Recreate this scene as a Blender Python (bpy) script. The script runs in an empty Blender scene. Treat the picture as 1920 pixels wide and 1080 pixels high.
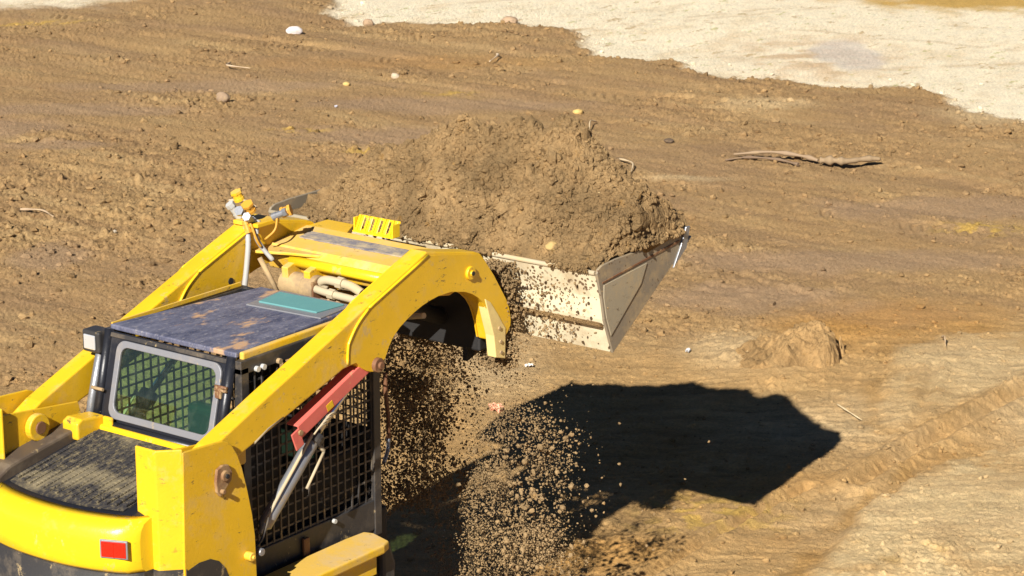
import bpy, bmesh, math, random
import numpy as np
from mathutils import Vector, Matrix

# ------------------------------------------------------------------ camera, sky, sun, exposure
sc = bpy.context.scene
col = sc.collection
PITCH, YAW = math.radians(15.528), math.radians(36.563)
CAM = np.array([-7.8745, -7.7065, 5.3400])
cd = bpy.data.cameras.new('camera'); cam = bpy.data.objects.new('camera', cd); col.objects.link(cam)
cam.location = CAM
fwd = Vector((math.cos(YAW)*math.cos(PITCH), math.sin(YAW)*math.cos(PITCH), -math.sin(PITCH)))
cam.rotation_euler = fwd.to_track_quat('-Z', 'Y').to_euler()
cd.sensor_width = 36.0; cd.lens = 36.0*4800.6/1920.0; cd.clip_start = 0.1; cd.clip_end = 3000
sc.camera = cam
SUN = Vector((1.50, 0.42, -1.0)).normalized()          # the way the light travels
EL = math.asin(-SUN.z)
w = bpy.data.worlds.new('World'); sc.world = w; w.use_nodes = True
nt = w.node_tree; bg = nt.nodes['Background']
sky = nt.nodes.new('ShaderNodeTexSky'); sky.sky_type = 'NISHITA'; sky.sun_disc = False; sky.altitude = 3000; sky.air_density = .4; sky.dust_density = 0.0
sky.sun_elevation = EL; sky.sun_rotation = math.atan2(-SUN.x, -SUN.y)
nt.links.new(sky.outputs[0], bg.inputs[0]); bg.inputs[1].default_value = 0.05
sl = bpy.data.lights.new('sun', 'SUN'); sl.energy = 5.0; sl.angle = math.radians(0.5); sl.color = (1.0, 0.95, 0.87)
so = bpy.data.objects.new('sun', sl); col.objects.link(so); so.rotation_euler = SUN.to_track_quat('-Z', 'Y').to_euler()
sc.view_settings.view_transform = 'Standard'; sc.view_settings.look = 'None'
sc.view_settings.exposure = 0.90; sc.view_settings.gamma = 1.0; sc.view_settings.use_curve_mapping = False
sc.render.engine = 'CYCLES'
rng = np.random.default_rng(7); random.seed(7)

# ------------------------------------------------------------------ noise
_r = np.random.default_rng(11)
_P = np.tile(_r.permutation(2048), 2).astype(np.int32)
_A = _r.uniform(0, 2*math.pi, 2048); _B = _r.uniform(-1, 1, 2048)
_G2 = np.stack([np.cos(_A), np.sin(_A)]).astype(np.float32)
_G3 = np.stack([np.cos(_A)*np.sqrt(1-_B**2), np.sin(_A)*np.sqrt(1-_B**2), _B]).astype(np.float32)
def vnoise(x, y, z=None, s=0):
    """gradient noise, about -1..1"""
    fx0, fy0 = np.floor(x), np.floor(y); fx = (x-fx0).astype(np.float32); fy = (y-fy0).astype(np.float32)
    ix = (fx0.astype(np.int32)+s*131) & 2047; iy = fy0.astype(np.int32)+s*57
    u = fx*fx*fx*(fx*(fx*6-15)+10); v = fy*fy*fy*(fy*(fy*6-15)+10)
    if z is None:
        def c(dx, dy):
            h = _P[_P[(ix+dx) & 2047]+((iy+dy) & 2047)]
            return _G2[0][h]*(fx-dx)+_G2[1][h]*(fy-dy)
        a = c(0, 0); a += u*(c(1, 0)-a); b = c(0, 1); b += u*(c(1, 1)-b)
        return (a+v*(b-a))*1.5
    fz0 = np.floor(z); fz = (z-fz0).astype(np.float32); iz = fz0.astype(np.int32); t = fz*fz*fz*(fz*(fz*6-15)+10)
    def c3(dx, dy, dz):
        h = _P[_P[_P[(ix+dx) & 2047]+((iy+dy) & 2047)]+((iz+dz) & 2047)]
        return _G3[0][h]*(fx-dx)+_G3[1][h]*(fy-dy)+_G3[2][h]*(fz-dz)
    o = []
    for dz in (0, 1):
        a = c3(0, 0, dz); a = a+u*(c3(1, 0, dz)-a); b = c3(0, 1, dz); b = b+u*(c3(1, 1, dz)-b); o.append(a+v*(b-a))
    return (o[0]+t*(o[1]-o[0]))*1.5
def fbm(x, y, z=None, o=4, s=0, gain=.5):
    a, r, n = 1.0, 0, 0
    for i in range(o):
        r = r + a*vnoise(x*2**i, y*2**i, None if z is None else z*2**i, s+i*7); n += a; a *= gain
    return r/n
def sstep(a, b, x):
    t = np.clip((x-a)/(b-a), 0, 1); return t*t*(3-2*t)

# ------------------------------------------------------------------ materials
def srgb(r, g, b):
    f = lambda c: (c/255/12.92) if c/255 <= .04045 else ((c/255+.055)/1.055)**2.4
    return (f(r), f(g), f(b), 1)
def newmat(name):
    m = bpy.data.materials.new(name); m.use_nodes = True
    n = m.node_tree.nodes; l = m.node_tree.links
    return m, n, l, n['Principled BSDF']
def noise_node(n, l, scale, detail=4, rough=.6, stretch=None, w=0.0):
    tc = n.new('ShaderNodeTexCoord'); mp = n.new('ShaderNodeMapping'); t = n.new('ShaderNodeTexNoise')
    l.new(tc.outputs['Object'], mp.inputs[0]); l.new(mp.outputs[0], t.inputs['Vector'])
    if stretch: mp.inputs['Scale'].default_value = stretch
    mp.inputs['Location'].default_value = (w, w*1.7, w*.6)
    t.inputs['Scale'].default_value = scale; t.inputs['Detail'].default_value = detail; t.inputs['Roughness'].default_value = rough
    return t
def ramp(n, l, src, a, b, ca=(0, 0, 0, 1), cb=(1, 1, 1, 1)):
    r = n.new('ShaderNodeValToRGB'); l.new(src, r.inputs[0])
    r.color_ramp.elements[0].position = a; r.color_ramp.elements[1].position = b
    r.color_ramp.elements[0].color = ca; r.color_ramp.elements[1].color = cb
    return r.outputs[0]
def mix(n, l, f, a, b, mode='MIX'):
    m = n.new('ShaderNodeMix'); m.data_type = 'RGBA'; m.blend_type = mode
    for v, s in ((f, m.inputs[0]), (a, m.inputs[6]), (b, m.inputs[7])):
        if isinstance(v, bpy.types.NodeSocket): l.new(v, s)
        else: s.default_value = v
    return m.outputs[2]
def bumpn(n, l, b, h, strength, dist):
    u = n.new('ShaderNodeBump'); u.inputs['Strength'].default_value = strength; u.inputs['Distance'].default_value = dist
    l.new(h, u.inputs['Height']); l.new(u.outputs[0], b.inputs['Normal'])
DUST = (.36, .25, .13, 1)
def painted(name, base, rough=.42, dust=.35, scratch=.5, dustcol=(.50, .35, .16, 1), metal=0.0, scr=(.10, .07, .035, 1), topdust=0.0, spots=0.0, coat=0.0):
    """paint with a worn colour, soil film, chips and thin scratches"""
    m, n, l, b = newmat(name)
    c = mix(n, l, ramp(n, l, noise_node(n, l, 3.0, 5).outputs[0], .35, .7), base, tuple(v*.86 for v in base[:3])+(1,))
    d = ramp(n, l, noise_node(n, l, 5.5, 9, .72, w=3).outputs[0], .62-dust*.28, .82-dust*.15)
    if topdust:
        g = n.new('ShaderNodeNewGeometry'); sx = n.new('ShaderNodeSeparateXYZ'); l.new(g.outputs['Normal'], sx.inputs[0])
        mm = n.new('ShaderNodeMath'); mm.operation = 'MULTIPLY_ADD'; mm.use_clamp = True
        l.new(ramp(n, l, sx.outputs[2], .5, .95), mm.inputs[0]); mm.inputs[1].default_value = topdust; l.new(d, mm.inputs[2]); d = mm.outputs[0]
    f = n.new('ShaderNodeMath'); f.operation = 'MULTIPLY'; l.new(d, f.inputs[0]); f.inputs[1].default_value = min(1, .3+dust)
    c = mix(n, l, f.outputs[0], c, dustcol)
    if scratch:
        s1 = ramp(n, l, noise_node(n, l, 16, 8, .8, (1, 1, 2.6), 9).outputs[0], .70-scratch*.13, .71-scratch*.10)
        s2 = ramp(n, l, noise_node(n, l, 9, 3, .6, w=5).outputs[0], .45, .6)
        q = n.new('ShaderNodeMath'); q.operation = 'MULTIPLY'; l.new(s1, q.inputs[0]); l.new(s2, q.inputs[1])
        c = mix(n, l, q.outputs[0], c, scr)
    if scratch > .3:
        s5 = ramp(n, l, noise_node(n, l, 8.5, 9, .78, (1, 1, .7), 21).outputs[0], .60, .635); q = n.new('ShaderNodeMath'); q.operation = 'MULTIPLY'; l.new(s5, q.inputs[0]); q.inputs[1].default_value = .55
        c = mix(n, l, q.outputs[0], c, (.45, .33, .16, 1))
    if spots:
        v = n.new('ShaderNodeTexVoronoi'); v.inputs['Scale'].default_value = 38; tc = n.new('ShaderNodeTexCoord'); l.new(tc.outputs['Object'], v.inputs[0])
        s3 = ramp(n, l, v.outputs['Distance'], .16+spots*.1, .22+spots*.1, (1, 1, 1, 1), (0, 0, 0, 1))
        s4 = ramp(n, l, noise_node(n, l, 7, 3, .6, w=15).outputs[0], .48, .56)
        q = n.new('ShaderNodeMath'); q.operation = 'MULTIPLY'; l.new(s3, q.inputs[0]); l.new(s4, q.inputs[1])
        c = mix(n, l, q.outputs[0], c, (.13, .08, .04, 1))
    l.new(c, b.inputs['Base Color'])
    rr = n.new('ShaderNodeMath'); rr.operation = 'MULTIPLY_ADD'; l.new(d, rr.inputs[0]); rr.inputs[1].default_value = .4; rr.inputs[2].default_value = rough
    l.new(rr.outputs[0], b.inputs['Roughness']); b.inputs['Metallic'].default_value = metal
    b.inputs['Coat Weight'].default_value = coat
    bumpn(n, l, b, noise_node(n, l, 60, 5, .7).outputs[0], .25, .004)
    return m
YEL = (.70, .42, .012, 1)
M = {}
M['yellow'] = painted('yellow_paint', YEL, .42, .34, .9, coat=.05)
M['yellow_clean'] = painted('yellow_bright', (.80, .53, .012, 1), .32, .10, .6, coat=.2)
M['yellow_dusty'] = painted('yellow_dusty', YEL, .5, .55, .8, topdust=.45)
M['yellow_pale'] = painted('yellow_pale', (.72, .56, .22, 1), .55, .5, .3)
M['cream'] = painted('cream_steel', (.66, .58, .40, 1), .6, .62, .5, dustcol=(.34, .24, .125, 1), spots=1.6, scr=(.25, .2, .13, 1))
M['cream_side'] = painted('grey_cream_steel', (.235, .19, .13, 1), .6, .5, 1.0, spots=.1, scr=(.16, .11, .07, 1))  # base darkened to stand for the shaded part of the folded side
M['side_light'] = painted('scraped_lit_fold', (.33, .28, .19, 1), .55, .5, 1.0, scr=(.12, .09, .05, 1))  # scraped steel, paler base paints in the light on the fold
M['black'] = painted('black_paint', (.012, .013, .018, 1), .38, .12, .3, dustcol=(.10, .08, .06, 1), scr=(.2, .2, .2, 1))
M['black_dusty'] = painted('black_dusty', (.03, .028, .028, 1), .5, .45, .5, dustcol=(.16, .12, .075, 1))
M['panel'] = painted('dusty_door_panel', (.05, .045, .042, 1), .5, .6, .7, dustcol=(.20, .15, .09, 1))
M['hood_plate'] = painted('brown_dusty_plate', (.085, .062, .045, 1), .5, .4, .5, dustcol=(.20, .15, .09, 1))
M['dark'] = painted('dark_chassis', (.012, .011, .011, 1), .7, .2, 0, dustcol=(.06, .045, .03, 1))
M['rubber'] = painted('rubber', (.018, .018, .018, 1), .8, .4, 0)
M['steel'] = painted('grey_steel', (.30, .31, .33, 1), .4, .25, .6, metal=.6)
M['chrome'] = painted('chrome_rod', (.65, .66, .70, 1), .12, .0, 0, metal=1.0)
M['red'] = painted('red_paint', (.62, .13, .10, 1), .5, .2, .4)
M['rust'] = painted('rusty_steel', (.16, .07, .03, 1), .7, .5, .4)
M['mudsteel'] = painted('muddy_steel', (.26, .18, .10, 1), .8, .6, .4)
M['hose'] = painted('dusty_hose', (.42, .35, .23, 1), .8, .5, 0)
M['hose_grey'] = painted('grey_hose', (.34, .33, .31, 1), .6, .3, 0)
M['orange'] = painted('orange_cap', (.55, .27, .03, 1), .5, .3, .2)
M['white'] = painted('white_cap', (.42, .42, .40, 1), .5, .3, .2)
M['blue'] = painted('blue_lever', (.02, .07, .13, 1), .4, .1, 0)
M['seat'] = painted('teal_vinyl', (.012, .05, .055, 1), .5, .1, 0)
M['frame'] = painted('grey_frame', (.22, .22, .235, 1), .4, .35, .4, dustcol=(.3, .24, .17, 1), metal=.2)
def simple(name, c, rough=.5, metal=0.0, **k):
    m, n, l, b = newmat(name); b.inputs['Base Color'].default_value = c; b.inputs['Roughness'].default_value = rough; b.inputs['Metallic'].default_value = metal
    for kk, v in k.items(): b.inputs[kk.replace('_', ' ')].default_value = v
    return m
M['lens_red'] = simple('red_lens', (.55, .012, .004, 1), .15, Coat_Weight=.6)
M['lens_clear'] = painted('clear_lens', (.75, .77, .8, 1), .15, .1, .8, metal=.55, scr=(.2, .2, .22, 1), coat=.6)
# roof: blue-black worn paint under drifts of tan soil
m, n, l, b = newmat('roof_paint')
c = mix(n, l, ramp(n, l, noise_node(n, l, 7, 8, .75, (1, 2.2, 1)).outputs[0], .34, .66), (.04, .046, .085, 1), (.15, .15, .20, 1))
c = mix(n, l, ramp(n, l, noise_node(n, l, 3.6, 7, .62, (1, 1.9, 1), 4.3).outputs[0], .56, .63), c, (.44, .27, .15, 1))
c = mix(n, l, ramp(n, l, noise_node(n, l, 40, 5, .7, (1, 1.5, 1)).outputs[0], .55, .75), c, (.32, .30, .30, 1))
l.new(c, b.inputs['Base Color']); b.inputs['Roughness'].default_value = .55; M['roof'] = m
# antislip: worn blue-grey stripe with dirt
m, n, l, b = newmat('antislip_strip')
c = mix(n, l, ramp(n, l, noise_node(n, l, 14, 8, .8, (1, .5, 1)).outputs[0], .4, .62), (.11, .11, .15, 1), (.40, .32, .20, 1))
l.new(c, b.inputs['Base Color']); b.inputs['Roughness'].default_value = .7; M['strip'] = m
# hood grille: black plate packed with yellow-grey dust between ribs
m, n, l, b = newmat('dusty_grille')
c = mix(n, l, ramp(n, l, noise_node(n, l, 30, 6, .8, (1, 1.6, 1)).outputs[0], .48, .68), (.022, .02, .022, 1), (.20, .16, .085, 1))
c = mix(n, l, ramp(n, l, noise_node(n, l, 2.4, 3, .5, w=.35).outputs[0], .60, .85), c, (.42, .34, .19, 1))
l.new(c, b.inputs['Base Color']); b.inputs['Roughness'].default_value = .75; M['grille'] = m
def glassy(name, tint, gloss=.08, rough=.03, dirt=(.4, .4, .33, 1), da=.0):
    m, n, l, b = newmat(name); n.remove(b)
    out = n['Material Output']; t = n.new('ShaderNodeBsdfTransparent'); g = n.new('ShaderNodeBsdfGlossy'); d = n.new('ShaderNodeBsdfDiffuse')
    t.inputs[0].default_value = tint; g.inputs['Roughness'].default_value = rough; d.inputs[0].default_value = dirt
    f = n.new('ShaderNodeValue'); f.outputs[0].default_value = .05
    m1 = n.new('ShaderNodeMixShader'); l.new(f.outputs[0], m1.inputs[0]); l.new(t.outputs[0], m1.inputs[1]); l.new(g.outputs[0], m1.inputs[2])
    m2 = n.new('ShaderNodeMixShader'); r = n.new('ShaderNodeMath'); r.operation = 'MULTIPLY_ADD'
    l.new(ramp(n, l, noise_node(n, l, 18, 7, .7).outputs[0], .5, .8), r.inputs[0]); r.inputs[1].default_value = .06; r.inputs[2].default_value = da
    l.new(r.outputs[0], m2.inputs[0]); l.new(m1.outputs[0], m2.inputs[1]); l.new(d.outputs[0], m2.inputs[2]); l.new(m2.outputs[0], out.inputs[0])
    return m
M['glass'] = glassy('green_glass', (.55, .80, .62, 1), da=.015)
M['skylight'] = glassy('teal_skylight', (.1, .3, .3, 1), dirt=(.17, .40, .40, 1), da=.62)

def soil_mat(name, attr=False, base=(.30, .19, .095, 1), bump=1.0, fine=1.0):
    m, n, l, b = newmat(name)
    if attr:
        a = n.new('ShaderNodeAttribute'); a.attribute_name = 'tint'; src = a.outputs['Color']
    else:
        src = mix(n, l, ramp(n, l, noise_node(n, l, 3.2, 6, .65).outputs[0], .38, .62), tuple(v*1.08 for v in base[:3])+(1,), tuple(v*.66 for v in base[:3])+(1,))
        src = mix(n, l, ramp(n, l, noise_node(n, l, 9, 6, .7, w=7).outputs[0], .6, .72), src, (.36, .21, .07, 1))
    f1 = noise_node(n, l, 45*fine, 8, .75); f2 = noise_node(n, l, 9, 6, .7, w=2)
    c = mix(n, l, .55, src, ramp(n, l, f1.outputs[0], .3, .7, (.25, .25, .25, 1), (1.0, 1.0, 1.0, 1)), 'MULTIPLY')
    c = mix(n, l, ramp(n, l, f2.outputs[0], .3, .7), c, mix(n, l, 1.0, c, (1.18, 1.12, 1.05, 1), 'MULTIPLY'))
    # scattered pale grit
    v = n.new('ShaderNodeTexVoronoi'); v.inputs['Scale'].default_value = 30*fine; tc = n.new('ShaderNodeTexCoord'); l.new(tc.outputs['Object'], v.inputs[0])
    g = ramp(n, l, v.outputs['Distance'], .06, .12, (1, 1, 1, 1), (0, 0, 0, 1))
    sx = n.new('ShaderNodeSeparateColor'); l.new(v.outputs['Color'], sx.inputs[0])
    g2 = ramp(n, l, sx.outputs[0], .90, .91)
    q = n.new('ShaderNodeMath'); q.operation = 'MULTIPLY'; l.new(g, q.inputs[0]); l.new(g2, q.inputs[1])
    c = mix(n, l, q.outputs[0], c, (.62, .46, .24, 1))
    l.new(c, b.inputs['Base Color']); b.inputs['Roughness'].default_value = .95; b.inputs['Specular IOR Level'].default_value = .15
    h = n.new('ShaderNodeMath'); h.operation = 'ADD'; l.new(f1.outputs[0], h.inputs[0]); l.new(noise_node(n, l, 140, 3, .6).outputs[0], h.inputs[1])
    bumpn(n, l, b, h.outputs[0], .8*bump, .02)
    return m
M['ground'] = soil_mat('bare_earth', attr=True, bump=.8)
M['heap'] = soil_mat('heaped_earth', base=(.35, .232, .110, 1))
M['grain'] = soil_mat('loose_earth', base=(.31, .215, .11, 1), bump=.4)
M['clod'] = soil_mat('earth_clods', base=(.32, .205, .105, 1))

# ------------------------------------------------------------------ object helpers
def tag(o, label=None, cat=None, group=None, kind=None):
    for k, v in (('label', label), ('category', cat), ('group', group), ('kind', kind)):
        if v: o[k] = v
    return o
def empty(name, loc=(0, 0, 0), rz=0):
    o = bpy.data.objects.new(name, None); o.location = loc; o.rotation_euler = (0, 0, rz); o.empty_display_size = .1; col.objects.link(o); return o
def link(name, me, mat, parent=None, smooth=False):
    o = bpy.data.objects.new(name, me); col.objects.link(o)
    for mm in (mat if isinstance(mat, (list, tuple)) else [mat]): me.materials.append(mm)
    if smooth: me.polygons.foreach_set('use_smooth', [True]*len(me.polygons))
    if parent: o.parent = parent
    return o
def bevel(o, wdt=.004, seg=2):
    md = o.modifiers.new('bevel', 'BEVEL'); md.width = wdt; md.segments = seg; md.limit_method = 'ANGLE'; md.angle_limit = math.radians(35); return o
class MB:
    def __init__(s): s.v = []; s.f = []; s.m = []
    def add(s, v, f, mi=0):
        k = len(s.v); s.v += [tuple(p) for p in v]; s.f += [tuple(i+k for i in q) for q in f]; s.m += [mi]*len(f); return s
    def box(s, x0, x1, y0, y1, z0, z1, mi=0):
        v = [(x, y, z) for x in (x0, x1) for y in (y0, y1) for z in (z0, z1)]
        return s.add(v, [(0, 1, 3, 2), (4, 6, 7, 5), (0, 4, 5, 1), (2, 3, 7, 6), (0, 2, 6, 4), (1, 5, 7, 3)], mi)
    def obox(s, c, ax, ay, az, mi=0):
        c, ax, ay, az = map(np.array, (c, ax, ay, az)); v = [c+i*ax+j*ay+k*az for i in (-1, 1) for j in (-1, 1) for k in (-1, 1)]
        return s.add(v, [(0, 1, 3, 2), (4, 6, 7, 5), (0, 4, 5, 1), (2, 3, 7, 6), (0, 2, 6, 4), (1, 5, 7, 3)], mi)
    def prism(s, poly, y0, y1, mi=0, axis='y'):
        """poly in x,z swept in y (or in x,y swept in z when axis is z)"""
        n = len(poly); P = (lambda p, t: (p[0], t, p[1])) if axis == 'y' else ((lambda p, t: (p[0], p[1], t)) if axis == 'z' else (lambda p, t: (t, p[0], p[1])))
        v = [P(p, y0) for p in poly]+[P(p, y1) for p in poly]
        f = [tuple(range(n)), tuple(range(2*n-1, n-1, -1))]+[(i, i+n, (i+1) % n+n, (i+1) % n) for i in range(n)]
        return s.add(v, f, mi)
    def tube(s, pts, r, n=10, mi=0, cap=True):
        pts = [Vector(p) for p in pts]; rs = r if isinstance(r, (list, tuple)) else [r]*len(pts)
        base = len(s.v); up = Vector((.13, .27, .95))
        for i, p in enumerate(pts):
            d = (pts[min(i+1, len(pts)-1)]-pts[max(i-1, 0)]).normalized()
            a = d.cross(up)
            if a.length < .1: a = d.cross(Vector((1, 0, 0)))
            a.normalize(); b = d.cross(a)
            for k in range(n):
                t = 2*math.pi*k/n; s.v.append(tuple(p+(a*math.cos(t)+b*math.sin(t))*rs[i]))
        for i in range(len(pts)-1):
            for k in range(n):
                s.f.append((base+i*n+k, base+i*n+(k+1) % n, base+(i+1)*n+(k+1) % n, base+(i+1)*n+k)); s.m.append(mi)
        if cap:
            s.f.append(tuple(base+k for k in range(n))[::-1]); s.m.append(mi)
            s.f.append(tuple(base+(len(pts)-1)*n+k for k in range(n))); s.m.append(mi)
        return s
    def build(s, name, mat, parent=None, smooth=False, bev=0, seg=2):
        me = bpy.data.meshes.new(name); me.from_pydata(s.v, [], s.f); me.validate()
        if len(me.polygons) == len(s.m): me.polygons.foreach_set('material_index', s.m)
        bm = bmesh.new(); bm.from_mesh(me); bmesh.ops.recalc_face_normals(bm, faces=bm.faces); bm.to_mesh(me); bm.free()
        o = link(name, me, mat, parent)
        if smooth:
            me.polygons.foreach_set('use_smooth', [len(p.vertices) == 4 for p in me.polygons])
        if bev: bevel(o, bev, seg)
        return o
def spline(pts, k=6):
    P = [Vector(p) for p in pts]; P = [P[0]*2-P[1]]+P+[P[-1]*2-P[-2]]; out = []
    for i in range(1, len(P)-2):
        for j in range(k):
            t = j/k; a, b, c, d = P[i-1:i+3]
            out.append(.5*((2*b)+(c-a)*t+(2*a-5*b+4*c-d)*t*t+(3*b-a-3*c+d)*t**3))
    return out+[P[-2]]
def np_mesh(name, V, F, mat, parent=None, smooth=False):
    me = bpy.data.meshes.new(name); V = np.ascontiguousarray(V, np.float32); F = np.ascontiguousarray(F, np.int32); k = F.shape[1]
    me.vertices.add(len(V)); me.vertices.foreach_set('co', V.ravel())
    me.loops.add(F.size); me.loops.foreach_set('vertex_index', F.ravel())
    me.polygons.add(len(F)); me.polygons.foreach_set('loop_start', np.arange(0, F.size, k, dtype=np.int32))
    try: me.polygons.foreach_set('loop_total', np.full(len(F), k, np.int32))
    except Exception: pass
    me.update(calc_edges=True)
    me.polygons.foreach_set('use_smooth', np.full(len(F), smooth))
    return link(name, me, mat, parent)
# irregular lumps merged in one mesh
_t = (1+5**.5)/2
ICO = np.array([(-1, _t, 0), (1, _t, 0), (-1, -_t, 0), (1, -_t, 0), (0, -1, _t), (0, 1, _t), (0, -1, -_t), (0, 1, -_t), (_t, 0, -1), (_t, 0, 1), (-_t, 0, -1), (-_t, 0, 1)])/1.902
ICF = np.array([(0, 11, 5), (0, 5, 1), (0, 1, 7), (0, 7, 10), (0, 10, 11), (1, 5, 9), (5, 11, 4), (11, 10, 2), (10, 7, 6), (7, 1, 8), (3, 9, 4), (3, 4, 2), (3, 2, 6), (3, 6, 8), (3, 8, 9), (4, 9, 5), (2, 4, 11), (6, 2, 10), (8, 6, 7), (9, 8, 1)])
def lumps(pos, rad, squash=1.0):
    n = len(pos); V = ICO[None]*(1+rng.uniform(-.32, .32, (n, 12, 1)))*rad[:, None, None]*rng.uniform(.7, 1.25, (n, 1, 3))
    a = rng.uniform(0, 6.28, n); c, s = np.cos(a), np.sin(a)
    V = np.stack([V[..., 0]*c[:, None]-V[..., 1]*s[:, None], V[..., 0]*s[:, None]+V[..., 1]*c[:, None], V[..., 2]*squash], -1)+pos[:, None]
    F = ICF[None]+(np.arange(n)*12)[:, None, None]
    return V.reshape(-1, 3), F.reshape(-1, 3)

# ------------------------------------------------------------------ ground
cr = np.array([math.sin(YAW), -math.cos(YAW)]); cf = np.array([math.cos(YAW), math.sin(YAW)])
def blob(x, y, cx, cy, a, b, s=0, soft=.5):
    dx, dy = x-cx, y-cy; u = (dx*cr[0]+dy*cr[1])/a; v = (dx*cf[0]+dy*cf[1])/b
    d = np.sqrt(u*u+v*v)+.45*fbm(x*2.2, y*2.2, o=4, s=s)
    return 1-sstep(1-soft, 1+soft*.5, d)
PALE = [(40, 30), (18.4, 15.0), (16.0, 12.6), (16.6, 12.1), (17.2, 10.9), (17.4, 10.05), (16.0, 8.87), (16.25, 8.0), (15.87, 6.9), (16.25, 6.4), (16.26, 5.85), (16.6, 5.13), (16.26, 4.37), (15.7, 3.96), (15.56, 3.48), (15.57, 3.2), (15.4, -3), (60, -20)]
def polydist(x, y, poly, closed=True):
    d = np.full(x.shape, 1e9, np.float32); ins = np.zeros(x.shape, bool); n = len(poly)
    for i in range(n if closed else n-1):
        ax, ay = poly[i]; bx, by = poly[(i+1) % n]; ex, ey = bx-ax, by-ay
        t = np.clip(((x-ax)*ex+(y-ay)*ey)/(ex*ex+ey*ey), 0, 1)
        d = np.minimum(d, np.hypot(x-ax-t*ex, y-ay-t*ey))
        if closed:
            c = ((ay > y) != (by > y)) & (x < ex*(y-ay)/(ey if ey else 1e-9)+ax); ins ^= c
    return np.where(ins, -d, d) if closed else d
# every tyre track: centre line, width, lug pitch, depth
TRACKS = [([(14.5, 16), (14.5, 13.0), (14.55, 12.0), (14.6, 10.7), (14.4, 9.7)], .34, .115, .022), ([(14.4, 8.9), (14.36, 7.4), (14.6, 6.3)], .36, .13, .026),
          ([(14.3, 10.0), (14.2, 9.0), (14.2, 8.4)], .5, .12, .02),
          ([(11.2, 5.0), (11.17, 4.66), (11.3, 4.3), (11.43, 3.6)], .34, .10, .022), ([(11.1, 4.0), (11.25, 3.3), (11.2, 2.6)], .3, .10, .016), ([(11.2, 2.2), (11.29, 1.5)], .3, .10, .018), ([(12.1, 10.5), (12.4, 9.5)], .25, .1, .016),
          ([(10.1, 3.2), (9.9, 2.6)], .4, .1, .012), ([(12.9, 4.6), (13.0, 3.9)], .3, .1, .014)]
SLAB1 = [(7.1, -1.45), (6.05, -.95), (5.65, -.88), (5.25, -.85), (4.9, -.86), (4.3, -1.0), (3.6, -1.15), (3.0, -1.5), (2.5, -8), (12, -8), (10, -1.7)]
SLAB2 = [(8.9, .0), (8.5, .35), (7.9, .55), (7.1, .22), (6.35, -.15), (6.3, -.35), (6.8, -.42), (7.9, -.62)]
_MC = {}
def masks(x, y):
    k = (x.shape, float(x.flat[0]), float(x.flat[-1]), float(y.flat[x.size//2]))
    if k not in _MC: _MC.clear(); _MC[k] = _masks(x, y)
    return _MC[k]
def _masks(x, y):
    wx = x+.5*fbm(x*.7, y*.7, o=3, s=3); wy = y+.5*fbm(x*.7, y*.7, o=3, s=5)
    dp = polydist(x+.35*fbm(x*1.3, y*1.3, o=5, s=11, gain=.6), y+.35*fbm(x*1.3, y*1.3, o=5, s=12, gain=.6), PALE)
    pale = 1-sstep(-.16, .10, dp)
    corner = blob(x, y, 15.6, 17.5, 1.3, 1.2, 8); pale = np.maximum(pale, corner)
    # scraped lighter ground beyond and right of the line from the loader to the right edge
    u = (wx-6.0)*.604+(wy-3.4)*.797   # across the line (from (6.0,3.4) to (9.7,.4)): positive is up the picture
    tan = 1-sstep(-1.2, .7, u)
    rough = .22+.78*sstep(-.12, .28, fbm(x*.6+y*.1, y*.42, o=4, s=21))
    leftr = blob(x, y, 7.6, 8.6, 1.9, 2.3, 31); rough = np.maximum(rough, leftr)
    edge = np.exp(-(dp/.5)**2)*(dp > -.1); rough = np.maximum(rough, edge*.9)
    smooth = np.zeros_like(x)
    for i, q in enumerate([(12.2, 11.3, 1.8, .35), (12.9, 8.6, 1.6, .4), (9.2, 11.6, .9, .5), (12.0, 2.2, 1.4, .5), (10.46, 11.49, 1.2, .35), (9.11, 10.39, .6, .25), (6.09, 7.36, .35, .5), (9.86, 2.0, 1.6, .4), (8.39, 2.11, .8, .45), (8.61, 1.08, .7, .35), (11.6, 7.8, 1.4, .5)]):
        smooth = np.maximum(smooth, blob(x, y, *q, s=40+i))
    rough = rough*(1-.75*smooth)*(1-.72*tan)*(1-.88*pale)
    return pale, tan, rough, smooth, dp
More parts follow.
